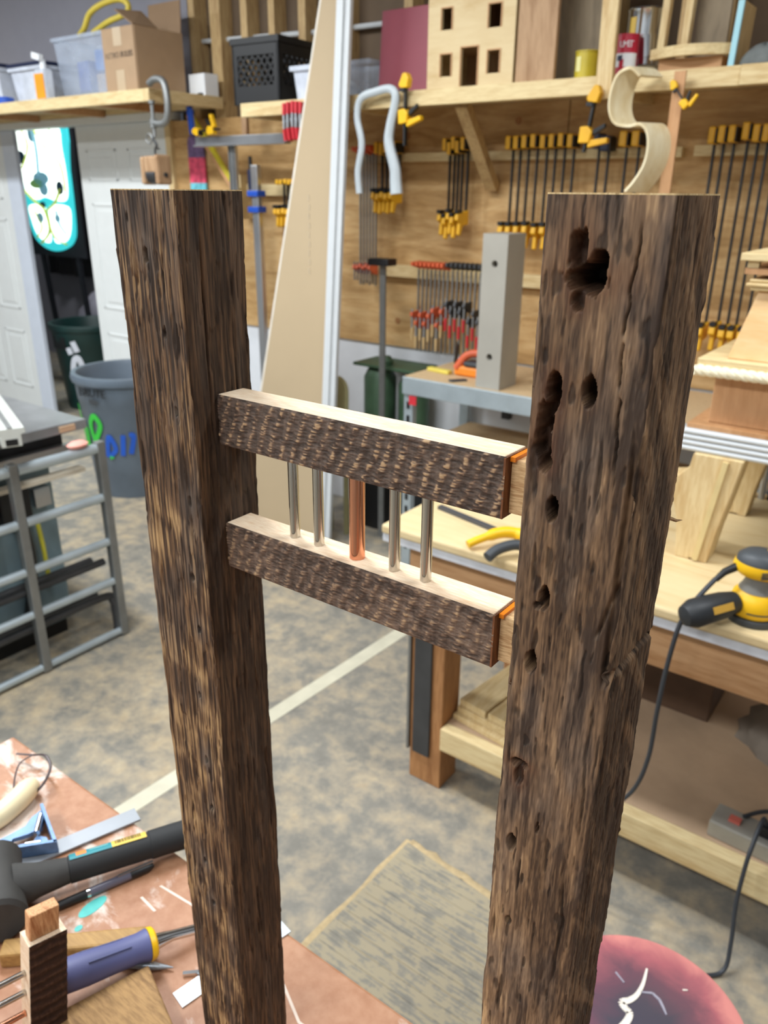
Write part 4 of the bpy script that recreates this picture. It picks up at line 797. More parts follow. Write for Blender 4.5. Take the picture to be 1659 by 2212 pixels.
obj('angle_iron', MB().box(-1.048, -.992, 1.566, 1.5735, .10, .664), steel_dark, wk); obj('angle_iron', MB().box(-1.0705, -1.0625, 1.566, 1.62, .10, .664), steel_dull, wk); obj('purple_tape', MB().box(-1.073, -1.046, 1.562, 1.5655, .50, .56), plain('tape_purple', '4a3f8c', .6), wk, label='purple tape')
# boards stacked on the lower shelf
Zs = .2222
for k, (x, y, z, sx, sy, sz, r, lb, m) in enumerate(((-.83, 1.79, 0, .19, .36, .018, -8, 'lowest thin pine board stacked on the bench lower shelf', pine_y), (-.835, 1.795, .0185, .18, .34, .022, -6, 'middle pine board stacked on the bench lower shelf', pine_y), (-.875, 1.80, .041, .09, .33, .022, -7, 'top left pine board of the stack under the bench', pine_y), (-.782, 1.79, .041, .085, .33, .022, -6, 'top right pine board of the stack under the bench', pine_y))):
    obj('pine_board', MB().obox((x, y, Zs+z+sz/2+.0003), (sx, sy, sz), (0, 0, r)), m, base=(x, y, Zs+z), bevel=.002, label=lb, cat='board', group='boards stacked under the bench')
obj('dark_crate', MB().box(-.62, -.36, 2.05, 2.27, Zs, Zs+.22), plain('crate_brown', '5a4331', .7, var=.2), base=(-.5, 2.1, Zs), bevel=.004, label='dark brown wooden box at the back of the lower shelf', cat='box')
bg = MB(); n = 18
for j in range(8):
    for i in range(n):
        a = 2*math.pi*i/n; f = j/7*math.pi/2; q = 1+.10*math.sin(i*2.1+j*1.7)
        bg.v.append((-.14+.14*math.cos(f)*math.cos(a)*q, 2.08+.12*math.cos(f)*math.sin(a)*q, Zs+.13*math.sin(f)))
bg.f = [(j*n+i, j*n+(i+1) % n, (j+1)*n+(i+1) % n, (j+1)*n+i) for j in range(7) for i in range(n)]
obj('cloth_bag', bg, plain('bag_grey', '857a6d', .85, var=.25, scale=9), base=(-.15, 2.03, Zs), smooth=True, label='crumpled greyish cloth bag on the bench lower shelf', cat='bag')
obj('cable_coil', MB().tube([(-.765+(.12+.006*math.sin(q*.11))*math.cos(A(q)), 2.13+.11*math.sin(A(q)), Zs+.012+q/1080*.05) for q in range(0, 1081, 15)], .0075, 8), cord_m, base=(-.765, 2.13, Zs), smooth=True, label='coil of dark cable behind the boards under the bench', cat='cable')
ps = thing('power_strip', 'grey metal power strip with red switch on lower shelf', 'power strip', (-.1, 1.66, Zs))
PM = Matrix.Translation((-.238, 1.612, Zs)) @ Matrix.Rotation(A(-3), 4, 'Z')
obj('case', MB().box(0, .36, 0, .075, .0003, .045).xf(PM), plain('strip_grey', 'a3a097', .5, .3, var=.1), ps, bevel=.004); obj('switch', MB().box(.035, .06, .025, .045, .0452, .052).xf(PM), plain('switch_red', 'cf6a5c', .4), ps, label='red rocker switch')
obj('plug', MB().box(.10, .128, .02, .048, .0452, .075).xf(PM), black_pl, ps, bevel=.005); obj('plug', MB().cyl(PM @ Vector((.175, .035, .0452)), PM @ Vector((.175, .035, .078)), .018, n=14), black_pl, ps, smooth=True)
for x in (.145, .21): obj('socket', MB().cyl(PM @ Vector((x, .05, .0452)), PM @ Vector((x, .05, .0465)), .011, n=14), char_pl, ps)
cA = PM @ Vector((.114, .034, .07))
obj('extension_cord', MB().tube(spline([cA, cA+Vector((-.008, -.03, .04)), (-.134, 1.545, .30), (-.136, 1.525, .25), (-.135, 1.51, .16), (-.125, 1.49, .07), (-.125, 1.46, .012), (-.17, 1.42, .008), (-.24, 1.40, .008)], 7), .0048, 8), cord_m, base=(-.13, 1.5, 0), smooth=True, label='dark cord dropping from the power strip to the floor', cat='cord')
obj('extension_cord', MB().tube(spline([PM @ Vector((.06, .055, .046)) + Vector((0, 0, .006)), (-.13, 1.72, Zs+.05), (-.05, 1.76, Zs+.03), (.1, 1.78, Zs+.008)], 7), .005, 8), cord_m, base=(-.1, 1.7, Zs), smooth=True, label='dark cord curving back from the power strip along shelf', cat='cord')
# sander with cord
sd = thing('orbital_sander', 'yellow and grey palm sander on the front of the bench', 'sander', (-.228, 1.545, TB))
sx_, sy_ = -.228, 1.545
obj('sanding_pad', MB().lathe([(0, 0), (.062, .0), (.064, .004), (.062, .016), (.05, .02), (0, .02)], (sx_, sy_, TB+.0003), 32), char_pl, sd, smooth=True)
obj('skirt', MB().lathe([(.0, .020), (.055, .0205), (.060, .03), (.061, .05), (.056, .072), (.044, .084), (0, .084)], (sx_, sy_, TB), 32), yellow_b, sd, smooth=True)
obj('skirt_groove', MB().add([(sx_+.0612*math.cos(A(a)), sy_+.0612*math.sin(A(a)), TB+z) for a in range(-95, -30, 8) for z in (.036, .040)], [(2*k, 2*k+2, 2*k+3, 2*k+1) for k in range(8)]), char_pl, sd)
obj('waist', MB().lathe([(0, .0842), (.046, .0845), (.04, .094), (.034, .108), (.036, .122), (0, .122)], (sx_, sy_, TB), 28), plain('dusty_grey', '77756e', .6), sd, smooth=True)
obj('top_housing', MB().lathe([(0, .1222), (.04, .123), (.05, .132), (.053, .145), (.05, .158), (0, .158)], (sx_-.004, sy_, TB), 28, 1.22, 1.0), yellow_b, sd, smooth=True)
obj('palm_grip', MB().lathe([(0, .1582), (.049, .1584), (.046, .172), (.034, .184), (.014, .19), (0, .191)], (sx_-.004, sy_, TB), 28, 1.22, 1.0), char_pl, sd, smooth=True)
obj('grip_accent', MB().obox((sx_+.02, sy_+.01, TB+.187), (.035, .014, .006), (0, 8, 25)), yellow_b, sd, bevel=.002)
for k in range(4): obj('vent', MB().bar((sx_+.01+.0, sy_-.0525+.0, TB+.134+k*.005), (sx_+.05, sy_-.036, TB+.140+k*.005), .003, .002, (0, 1, 0)), char_pl, sd)
dcP = [(sx_-.04, sy_-.045, TB+.052), (sx_-.06, sy_-.075, TB+.050), (sx_-.085, sy_-.11, TB+.046), (sx_-.11, sy_-.145, TB+.040), (sx_-.125, sy_-.165, TB+.036), (sx_-.13, sy_-.172, TB+.035)]
obj('dust_canister', MB().tube(dcP, [.028, .034, .036, .037, .026, .006], 20), plain('canister_black', '232629', .5), sd, smooth=True)
cdir = (Vector(dcP[3])-Vector(dcP[1])).normalized(); side = Vector((-.85, .52, 0)) * -1
mid = (Vector(dcP[1])+Vector(dcP[2]))/2 + Vector((.62, -.55, .35)).normalized()*.0365
obj('name_plate', MB().bar(mid-cdir*.028, mid+cdir*.03, .018, .002, Vector((.62, -.55, .35))), plain('plate_gold', 'c79a3c', .5), sd, label='gold lettered plate')
text('lettering', 'DEWALT', .013, face_m(mid+cdir*.002+Vector((.62, -.55, .35)).normalized()*.0014, -cdir, Vector((.62, -.55, .35)).cross(-cdir)), char_pl, sd, .0002)
obj('strain_relief', MB().tube([(sx_-.05, sy_-.02, TB+.142), (sx_-.075, sy_-.05, TB+.128), (sx_-.088, sy_-.07, TB+.11)], [.011, .0095, .007], 12), black_pl, sd, smooth=True)
for o_ in [k for k in bpy.data.objects if k.parent == sd]:
    o_.data.transform(Matrix.Scale(.78, 4)) if o_.name.split('.')[0] != 'lettering' else None
    if o_.name.startswith('lettering'): o_.matrix_local = Matrix.Scale(.78, 4) @ o_.matrix_local
obj('cord', MB().tube(spline([(sx_-.069, sy_-.055, TB+.088), (-.318, 1.455, TB+.05), (-.335, 1.435, TB+.0), (-.345, 1.43, .74), (-.352, 1.44, .62), (-.355, 1.445, .50), (-.375, 1.45, .40), (-.42, 1.455, .31), (-.46, 1.46, .2), (-.48, 1.46, .05), (-.50, 1.46, .01)], 7), .0048, 8), cord_m, sd, smooth=True)
obj('brown_bottle', MB().lathe([(0, 0), (.03, 0), (.032, .01), (.032, .07), (.018, .09), (.018, .105), (0, .105)], (-.108, 1.60, TB+.0003), 20), plain('brown_glass', '4a2b1c', .3), base=(-.118, 1.60, TB), smooth=True, label='dark brown bottle at the picture edge beside sander', cat='bottle')
# clamp and rod lying on the bench
bc = thing('clamp_on_bench', 'yellow trigger clamp with grey grip lying on bench', 'clamp', (-.8, 1.53, TB))
obj('jaw', MB().tube(spline([(-.845, 1.475, TB+.014), (-.83, 1.50, TB+.022), (-.80, 1.545, TB+.032), (-.77, 1.57, TB+.03), (-.74, 1.575, TB+.02)], 5), [.010]*8+[.014]*8+[.017]*5, 10), yellow_b, bc, smooth=True); obj('grip', MB().tube(spline([(-.775, 1.445, TB+.012), (-.765, 1.475, TB+.024), (-.74, 1.51, TB+.03), (-.71, 1.53, TB+.024)], 5), .013, 10), char_pl, bc, smooth=True)
obj('bar', MB().bar((-.74, 1.572, TB+.008), (-.52, 1.64, TB+.008), .018, .007), steel_dark, bc)
obj('steel_rod', MB().bar((-1.04, 1.655, TB+.005), (-.80, 1.60, TB+.005), .016, .009), plain('rod_dark', '55565a', .5, .4), base=(-.92, 1.63, TB), label='dark flat steel bar lying on the pale bench top', cat='bar')

# stepped wooden pedestal on the bench
pd = thing('pedestal', 'stepped wooden pedestal with white reeded moulding on pine legs', 'pedestal', (-.25, 1.95, TB))
obj('reeded_body', MB().box(-.475, .3, 1.762, 2.2, 1.092, 1.142), white_paint, pd)
for k in range(4): obj('reed', MB().cyl((-.476, 1.762, 1.0975+k*.0125), (.3, 1.762, 1.0975+k*.0125), .0062, n=10), white_paint, pd, smooth=True)
obj('step_board', MB().box(-.47, .3, 1.765, 2.19, 1.1425, 1.152), cherry, pd)
obj('plinth_box', MB().box(-.435, .28, 1.80, 2.15, 1.1525, 1.262), cherry, pd, bevel=.002)
obj('rope_board', MB().box(-.468, .3, 1.762, 2.2, 1.2805, 1.297), pine, pd, bevel=.002)
rp = MB(); N_ = 150
for s in range(3):
    rp.tube([(-.47+.77*k/N_, 1.757+.006*math.cos(k*.62+s*2.094), 1.2725+.006*math.sin(k*.62+s*2.094)) for k in range(N_+1)], .0068, 7)
obj('rope_moulding', rp, plain('rope_cream', 'ece3c6', .5), pd, smooth=True)
obj('under_board', MB().box(-.46, .3, 1.765, 2.19, 1.2625, 1.28), pine, pd)
obj('tapered_box', MB().add([(-.415, 1.79, 1.2975), (.26, 1.79, 1.2975), (.26, 2.15, 1.2975), (-.415, 2.15, 1.2975), (-.385, 1.83, 1.437), (.22, 1.83, 1.437), (.22, 2.12, 1.437), (-.385, 2.12, 1.437)], [(0,3,2,1),(4,5,6,7),(0,1,5,4),(1,2,6,5),(2,3,7,6),(3,0,4,7)]), birch, pd, bevel=.002)
for k, (e, z) in enumerate(((.0, 1.4375), (.008, 1.4455), (.003, 1.4535))): obj('cornice', MB().box(-.40-e, .24, 1.815-e, 2.14, z, z+.0075), pine, pd, bevel=.003)
obj('upper_box', MB().box(-.415, .24, 1.81, 2.14, 1.470, 1.482), cherry, pd); obj('gap_core', MB().box(-.36, .22, 1.84, 2.12, 1.4825, 1.496), plain('gap_dark', '3c2f24', .8), pd); obj('box_post', MB().box(-.412, -.39, 1.812, 1.83, 1.4825, 1.496), pine, pd); obj('neck', MB().box(-.36, .22, 1.84, 2.12, 1.4612, 1.4697), cherry, pd)
obj('lid_board', MB().box(-.425, .25, 1.80, 2.15, 1.4965, 1.512), pine, pd, bevel=.002)
def scroll_leg(y0, y1):
    poly = [(-.445, TB+.0005), (-.415, TB+.0005), (-.413, TB+.004), (-.397, TB+.004), (-.392, TB+.0005), (-.375, TB+.0005), (-.365, .92), (-.35, 1.0), (-.335, 1.0915), (-.44, 1.0915), (-.445, 1.06), (-.465, 1.035), (-.49, 1.03), (-.49, 1.015), (-.47, .98), (-.455, .93)]
    return MB().prism(poly, 'y', y0, y1)
obj('leg', scroll_leg(1.70+.045, 1.785+.03), pine_z, pd, bevel=.006); obj('leg', scroll_leg(2.10, 2.16), pine_z, pd, bevel=.006)
obj('leg_flute', MB().bar((-.40, 1.742, TB+.004), (-.37, 1.742, 1.085), .012, .008, (0, 1, 0)), plain('flute_shade', 'd2bd88', .6), pd)
al = thing('chrome_tube_rack', 'two upright chrome tubes behind the pine pedestal legs', 'rack', (-.38, 2.26, TB))
for x in (-.40, -.375): obj('tube', MB().cyl((x, 2.27, TB+.0003), (x-.01, 2.27, 1.14), .009, n=12), alu, al, smooth=True)
obj('back_plate', MB().box(-.36, -.1, 2.268, 2.28, TB+.0003, 1.10), steel_dark, al)

# round stool beside the table
so = thing('round_stool', 'round stool with glossy maroon top crossed by white lightning lines', 'stool', (-.158, .858, 0))
m_, N, L, b = nt('maroon_resin'); setb(b, .22, 0, .5)
tcn = N.new('ShaderNodeTexCoord'); ln = N.new('ShaderNodeVectorMath'); ln.operation = 'LENGTH'; mp = N.new('ShaderNodeMapping'); mp.inputs['Scale'].default_value = (1, 1, 0)
L.new(tcn.outputs['Object'], mp.inputs['Vector']); L.new(mp.outputs[0], ln.inputs[0])
n1 = noise(N, L, tcn.outputs['Object'], 14, 5, .6, .6); ad = N.new('ShaderNodeMath'); ad.operation = 'MULTIPLY_ADD'; ad.inputs[1].default_value = .09; L.new(n1.outputs[0], ad.inputs[0]); L.new(ln.outputs['Value'], ad.inputs[2])
r_ = ramp(N, [(.08, C('4a4650')), (.125, C('6a4a55')), (.165, C('a45f66')), (.195, C('d0857e'))]); L.new(ad.outputs[0], r_.inputs[0]); L.new(r_.outputs[0], b.inputs['Base Color'])
obj('seat', MB().lathe([(0, .468), (.143, .468), (.152, .474), (.154, .49), (.150, .4985), (.145, .50), (0, .50)], (-.158, .858, 0), 64), m_, so, smooth=True)
for k in range(4):
    a = A(45+90*k); obj('leg', MB().bar((-.158+.09*math.cos(a), .858+.09*math.sin(a), .467), (-.158+.13*math.cos(a), .858+.13*math.sin(a), .01), .03, .03), fir, so)
obj('ring', MB().tube([(-.158+.115*math.cos(A(q)), .858+.115*math.sin(A(q)), .2) for q in range(0, 361, 12)], .009, 8), steel_dull, so, smooth=True)
def zig(pts, w0, m, nm):
    for (a, b_), (wa, wb_) in zip(zip(pts[:-1], pts[1:]), zip(w0[:-1], w0[1:])):
        d = Vector((b_[0]-a[0], b_[1]-a[1], 0)).normalized(); n_ = Vector((-d.y, d.x, 0))
        A_, B_ = Vector((a[0], a[1], .5002)), Vector((b_[0], b_[1], .5002))
        obj(nm, MB().prism([((A_+n_*wa).x, (A_+n_*wa).y), ((B_+n_*wb_).x, (B_+n_*wb_).y), ((B_-n_*wb_).x, (B_-n_*wb_).y), ((A_-n_*wa).x, (A_-n_*wa).y)], 'z', .5001, .5012), m, so)
bolt = plain('resin_white', 'e6ddd0', .35)
ZP = [(p.x, p.y) for p in spline([(-.183, .949, 0), (-.179, .921, 0), (-.180, .897, 0), (-.186, .882, 0), (-.194, .872, 0), (-.186, .866, 0), (-.178, .862, 0), (-.178, .843, 0), (-.19, .80, 0)], 4)]
zig(ZP, [.0015+.0035*min(1, k/14) for k in range(len(ZP))], bolt, 'lightning_line'); zig([(-.177, .905), (-.162, .914), (-.150, .910), (-.142, .902), (-.134, .893)], [.001, .0018, .002, .0018, .001], plain('resin_grey', '9b98a4', .3), 'faint_line'); zig([(-.22, .914), (-.203, .905)], [.0012, .001], MATS['resin_grey'], 'faint_line'); zig([(-.127, .947), (-.121, .951)], [.0012, .0008], bolt, 'faint_line')
# ------------------------------------------------------------------ work table in front with tools
T = .818
tb = thing('work_table', 'paint-stained reddish hardboard work table under the hand tools', 'table', (-1.0, 0, 0))
obj('table_top', MB().box(-1.075, .9, -.7, .472, T-.035, T), table_m, tb, bevel=.004)
for x, y in ((-1.02, .42), (-1.02, -.65), (.84, .42), (.84, -.65)): obj('leg', MB().box(x-.03, x+.03, y-.03, y+.03, 0, T-.0355), fir, tb)
obj('apron', MB().box(-.989, .809, .405, .43, T-.12, T-.0355), fir_x, tb)
teal_sp = plain('teal_paint', '4cb5ad', .5, var=.15, scale=60)
obj('paint_spot', MB().prism([(x-.006, y+.004) for x, y in oval(-.689, .351, .0085, .018, .02, 14)], 'z', T+.0001, T+.0005), teal_sp, tb, label='dried turquoise paint'); obj('paint_spot', MB().prism(oval(-.682, .328, .004, .005, .005, 10), 'z', T+.0001, T+.0005), teal_sp, tb, label='dried turquoise paint')
for pts in ([(-.655, .425), (-.60, .43), (-.55, .42)], [(-.66, .40), (-.63, .397)], [(-.46, .43), (-.40, .40), (-.33, .40)]):
    obj('scratch', MB().ribbon([(x, y, T+.0003) for x, y in pts], (.001, .003, 0), .0003), plain('chalk', 'd8c6b6', .7) if 'chalk' not in MATS else MATS['chalk'], tb)
def bar_on(p0, p1, z0, h, wd, name, label, cat, m, bev=.001):
    a, b_ = Vector((*p0, z0+h/2)), Vector((*p1, z0+h/2))
    return obj(name, MB().bar(a, b_, wd, h), m, base=(*p0, z0), bevel=bev, label=label, cat=cat)
# zip tie
obj('zip_tie', MB().tube(spline([(-1.015, .445, T+.012), (-.985, .455, T+.018), (-.955, .458, T+.03), (-.925, .448, T+.03), (-.912, .425, T+.02), (-.924, .405, T+.006), (-.945, .402, T+.004), (-.965, .412, T+.008), (-.985, .433, T+.016), (-.983, .452, T+.02)], 6), .0022, 6, flat=.5), plain('zip_dark', '3a2b2c', .4), base=(-.95, .43, T), smooth=True, label='dark curled cable tie lying on the work table', cat='cable tie')
# cream handle
bn = MB().tube(spline([(-.935, .425, T+.012), (-.925, .410, T+.016), (-.915, .385, T+.016), (-.91, .355, T+.015), (-.92, .32, T+.014), (-.94, .28, T+.012)], 6), [.004, .008, .011, .013, .014, .0145, .015]+[.016]*24, 12)
obj('cream_tool', bn, cream, base=(-.92, .36, T), smooth=True, label='cream coloured curved tool handle at the left picture edge', cat='tool')
# combination square
cq = thing('combination_square', 'combination square with blue cast head and steel rule', 'square', (-.82, .36, T))
sqB = [(-.795, .379), (-.876, .405)]
def sq_edge(a, b_, w_, h=.018): return MB().bar(Vector((*a, T+.006+h/2)), Vector((*b_, T+.006+h/2)), w_, h)
obj('rule', MB().bar((-.825, .331, T+.0035), (-.775, .482, T+.0035), .025, .003), plain('rule_grey', '8d9196', .45, .3), cq)
obj('head_edge', sq_edge((-.800, .376), (-.876, .403), .004), square_blue, cq, label='blue enamelled edge'); obj('head_edge', sq_edge((-.800, .378), (-.832, .340), .004), square_blue, cq); obj('head_edge', sq_edge((-.832, .340), (-.868, .318), .004), square_blue, cq)
obj('head_web', MB().prism([(-.876, .401), (-.862, .398), (-.846, .384), (-.850, .366), (-.858, .350), (-.852, .338), (-.838, .342), (-.866, .322), (-.872, .330), (-.868, .352), (-.866, .372), (-.874, .386)], 'z', T+.008, T+.014), square_blue, cq); obj('head_web', MB().prism([(-.806, .372), (-.832, .344), (-.842, .35), (-.832, .362), (-.838, .372), (-.826, .378)], 'z', T+.008, T+.014), square_blue, cq)
obj('bolt', MB().cyl((-.862, .394, T+.018), (-.838, .372, T+.018), .0045, n=10), chrome, cq, smooth=True); obj('bolt', MB().cyl((-.83, .352, T+.018), (-.818, .366, T+.018), .0045, n=10), chrome, cq, smooth=True)
# rubber mallet
ml = thing('rubber_mallet', 'black dead-blow rubber mallet with barcode sticker on handle', 'mallet', (-.75, .33, T))
hz = T+.0325
hA, hB = Vector((-.758, .316, hz)), Vector((-.658, .524, T+.022)); hd_ = (hB-hA).normalized(); hp = Vector((hd_.y, -hd_.x, 0)).normalized()
hc = hA - hd_*.035
obj('head', MB().tube([hc-hp*.056, hc-hp*.052, hc-hp*.02, hc+hp*.02, hc+hp*.045, hc+hp*.049], [.027, .032, .030, .030, .032, .027], 24), rubber_h, ml, smooth=True)
obj('neck', MB().tube([hc+hd_*.02, hA+hd_*.01, hA+hd_*.045], [.027, .020, .0155], 16, flat=1), rubber_h, ml, smooth=True)
obj('handle', MB().tube([hA+hd_*.0455, hA+hd_*.142, hA+hd_*.143, hB-hd_*.006, hB], [.0165, .0165, .0178, .0185, .013], 18), rubber, ml, smooth=True)
upv = Vector((0, 0, 1)); sdv = (upv + -hp*.35).normalized()
def sticker(nm, s0, s1, wd, m, off=.0172, lb=None):
    a = hA+hd_*s0; b_ = hA+hd_*s1; mb = MB(); vs_ = []; sv = hd_.cross(sdv).normalized()
    for k in range(7):
        q = (k-3)/3*wd/.0172/2
        for p in (a, b_): vs_.append(p + (sdv*math.cos(q)+sv*math.sin(q))*off)
    mb.add(vs_, [(2*k, 2*k+1, 2*k+3, 2*k+2) for k in range(6)]); return obj(nm, mb, m, ml, label=lb)
sticker('sticker', .048, .098, .017, teal_pl, .0174, 'teal sticker'); sticker('sticker', .098, .14, .017, label_y, .0176, 'yellow barcode sticker'); sticker('emblem', .056, .068, .010, label_o, .0177)
random.seed(3); s_ = .102
while s_ < .134:
    w_ = random.choice((.0005, .0008, .0013)); sticker('barcode_line', s_, s_+w_, .010, black_pl, .0178); s_ += w_+random.choice((.0006, .0011))
for k in range(3): sticker('print_line', .072, .094, .0012, plain('print%d' % k, '9fd0c8', .5), .01755) if k == 0 else None
# ball pen
pn = thing('ball_pen', 'dark ball pen lying beside the mallet handle', 'pen', (-.72, .385, T))
pA, pB = Vector((-.728, .316, T+.0065)), Vector((-.683, .437, T+.0065)); pd_ = (pB-pA).normalized()
obj('grip', MB().tube([pA, pA+pd_*.008, pA+pd_*.05], [.002, .0052, .0056], 14), black_pl, pn, smooth=True); obj('barrel', MB().cyl(pA+pd_*.0502, pA+pd_*.10, .0056, n=14), pen_tr, pn, smooth=True); obj('cap_end', MB().tube([pA+pd_*.1002, pA+pd_*.122, pB], [.0058, .0056, .003], 14), black_pl, pn, smooth=True)
obj('band', MB().cyl(pA+pd_*.047, pA+pd_*.051, .006, n=14), chrome, pn, smooth=True); obj('clip', MB().bar(pA+pd_*.085+Vector((0, 0, .0065)), pB+Vector((0, 0, .0065)), .003, .0012), steel, pn)
# wooden bar, pencil, chisel, rule, rustic board
obj('wood_bar', MB().bar((-.712, .2535, T+.0105), (-.594, .3655, T+.0105), .022, .021), oak_bar, base=(-.66, .31, T), bevel=.003, label='square oak stick lying behind the blue chisel', cat='stick')
pc = thing('mechanical_pencil', 'teal and silver pencil pinned under the blue chisel', 'pencil', (-.6, .33, T))
qA, qB = Vector((-.648, .298, T+.0045)), Vector((-.551, .360, T+.0045)); qd_ = (qB-qA).normalized()
obj('barrel', MB().cyl(qA, qA+qd_*.055, .0042, n=12), pencil_g, pc, smooth=True); obj('tip', MB().tube([qA+qd_*.0552, qB-qd_*.02, qB], [.0044, .0042, .0006], 12), silver_pen, pc, smooth=True)
ch = thing('wood_chisel', 'steel chisel with blue handle and yellow ring', 'chisel', (-.59, .32, T))
cA_, cB_ = Vector((-.614, .262, T+.038)), Vector((-.578, .359, T+.0245)); cd_ = (cB_-cA_).normalized()
obj('handle', MB().tube([cA_-cd_*.02, cA_-cd_*.015, cA_, cA_+cd_*.03, cA_+cd_*.06, cA_+cd_*.085, cB_-cd_*.008], [.010, .0155, .0172, .0175, .0160, .0155, .0172], 18), handle_blue, ch, smooth=True)
for s in (-1, 1): obj('grip_line', MB().tube([cA_+cd_*.03+Vector((s*.009, 0, .0152)), cA_+cd_*.075+Vector((s*.008, 0, .0138))], .0012, 6), plain('grip_line%d' % s, '454a72', .5), ch)
obj('ring', MB().tube([cB_-cd_*.0075, cB_-cd_*.002, cB_], [.0178, .0172, .0150], 18), yellow_b, ch, smooth=True)
bB = cB_+cd_*.062; bB.z = T+.010
obj('shank', MB().tube([cB_, cB_+cd_*.02, bB], [.0090, .0058, .0060], 14), chrome, ch, smooth=True)
bC = bB+Vector((cd_.x, cd_.y, 0)).normalized()*.0; 
obj('blade', MB().bar(bB-cd_*.012, Vector((bB.x+cd_.x*.06, bB.y+cd_.y*.06, T+.004)), .013, .004), steel, ch)
ru = thing('steel_rule', 'short steel rule on the table partly behind left post', 'ruler', (-.505, .41, T))
obj('blade', MB().bar((-.5185, .339, T+.0012), (-.4905, .476, T+.0012), .021, .0016), plain('rule_steel', 'cdd3d8', .35, .35, var=.05), ru)
for k in range(24):
    p = Vector((-.5185, .339, T+.0022)).lerp(Vector((-.4905, .476, T+.0022)), (k+.5)/24); obj('tick_mark', MB().bar(p+Vector((-.0098, .002, 0)), p+Vector((-.0098+(.005 if k % 4 else .008), .002-(.001 if k % 4 else .0016), 0)), .0005, .0002), char_pl, ru)
obj('knife_handle', MB().bar((-.537, .362, T+.003), (-.520, .378, T+.003), .004, .004), chrome, base=(-.53, .37, T), label='thin bright steel tip beside the steel rule', cat='blade')
# rustic board at the frame bottom
np_rng = np.random.default_rng(5)
TAB = {}
def vn(x, y, seed):
    if seed not in TAB: TAB[seed] = np.random.default_rng(seed).random((256, 256))
    t_ = TAB[seed]; xi = np.floor(x).astype(int); yi = np.floor(y).astype(int); fx = x-xi; fy = y-yi
    fx = fx*fx*(3-2*fx); fy = fy*fy*(3-2*fy); a, b_, c, d = t_[xi & 255, yi & 255], t_[(xi+1) & 255, yi & 255], t_[xi & 255, (yi+1) & 255], t_[(xi+1) & 255, (yi+1) & 255]
    return (a*(1-fx)+b_*fx)*(1-fy)+(c*(1-fx)+d*fx)*fy
def fbm(x, y, seed, o=4): 
    s = 0; a = .5; w_ = 0
    for k in range(o): s = s+a*vn(x*2**k, y*2**k, seed+k); w_ += a; a *= .5
    return s/w_
def sstep(a, b_, x): t_ = np.clip((x-a)/(b_-a), 0, 1); return t_*t_*(3-2*t_)
def mesh_np(name, V, F, mats, midx, attrs, parent, smooth=True):
    me = bpy.data.meshes.new(name); org = wloc(parent)
    V = V - np.array([org.x, org.y, org.z]); nf = len(F)
    me.vertices.add(len(V)); me.vertices.foreach_set('co', V.astype(np.float32).ravel()); me.loops.add(nf*4); me.loops.foreach_set('vertex_index', F.astype(np.int32).ravel())
    me.polygons.add(nf); me.polygons.foreach_set('loop_start', np.arange(0, nf*4, 4, dtype=np.int32)); me.polygons.foreach_set('loop_total', np.full(nf, 4, dtype=np.int32))
    me.polygons.foreach_set('material_index', midx.astype(np.int32)); me.polygons.foreach_set('use_smooth', np.full(nf, smooth)); me.update(); me.validate()
    for m in mats: me.materials.append(m)
    for k, v in attrs.items():
        a = me.attributes.new(k, 'FLOAT', 'POINT'); a.data.foreach_set('value', v.astype(np.float32).ravel())
    o = bpy.data.objects.new(name, me); COL.objects.link(o); o.parent = parent; return o
rb_m = wood('rustic_board', 'b08b5c', '6f5236', 'x', 30, 6, .7, .5, .4, .5)
obj('rustic_board', MB().prism([(-.566, .340), (-.470, .305), (-.50, .19), (-.598, .245)], 'z', T, T+.018), rb_m, base=(-.53, .27, T), bevel=.002, label='weathered brown board lying at the bottom of the table', cat='board')

# ------------------------------------------------------------------ the second, smaller ladder piece at the lower left
SP = thing('ladder_piece', 'dark rough rail with pale tenon and steel rods standing upright', 'ladder', (-.58, .25, T))
SM = Matrix.Translation((-.588, .214, T+.0055)) @ Matrix.Rotation(A(80), 4, 'Z') @ Matrix.Rotation(A(8), 4, 'Y')
# local x = face width, y = depth, z = up
def sm(mb): return mb.xf(SM)
nu, nz = 60, 180; U, Zz = np.meshgrid(np.linspace(0, .036, nu), np.linspace(.0, .132, nz), indexing='xy')
g_ = fbm(U/.004, Zz/.0011, 60, 3); bnd = .5+.5*np.sin(Zz/.011*2*np.pi+6*fbm(U/.02, Zz/.03, 66)); dsp = (g_-.5)*.0012 + (bnd-.5)*.0008
Vl = np.stack([U, -dsp, Zz], -1).reshape(-1, 3); Mx = np.array(SM); Vw = Vl @ Mx[:3, :3].T + Mx[:3, 3]
idx = np.arange(nu*nz).reshape(nz, nu); Fq = np.stack([idx[:-1, :-1], idx[:-1, 1:], idx[1:, 1:], idx[1:, :-1]], -1).reshape(-1, 4)
mesh_np('rough_face', Vw, Fq, [attr_wood('dark_rail_face', '1f130d', '3a241a', '6d5140', '4a3a30')], np.zeros(len(Fq)), {'gr': (.15+.5*(g_*.5+bnd*.5)).ravel(), 'tone': np.zeros(nu*nz)}, SP)
obj('rail', sm(MB().box(0, .036, .0012, .024, 0.0003, .131)), cut_m, SP); obj('tenon', sm(MB().box(.003, .031, .006, .019, .1312, .160)), wood('tenon_wood', 'd9a878', '9c5f36', 'z', 40, 8, .5, .5, .1), SP, bevel=.001)
for k, (zz, m, r) in enumerate(((.090, rod_steel, .0032), (.066, rod_steel, .0032), (.040, copper, .0032))):
    p = SM @ Vector((-.0005, .013, zz)); q = SM @ Vector((-.11, .013, zz)); obj('rod', MB().cyl(p, q, r, n=14), m, SP, smooth=True)
obj('rail', sm(MB().box(-.146, -.1105, .0012, .024, .0003, .131)), cut_m, SP)

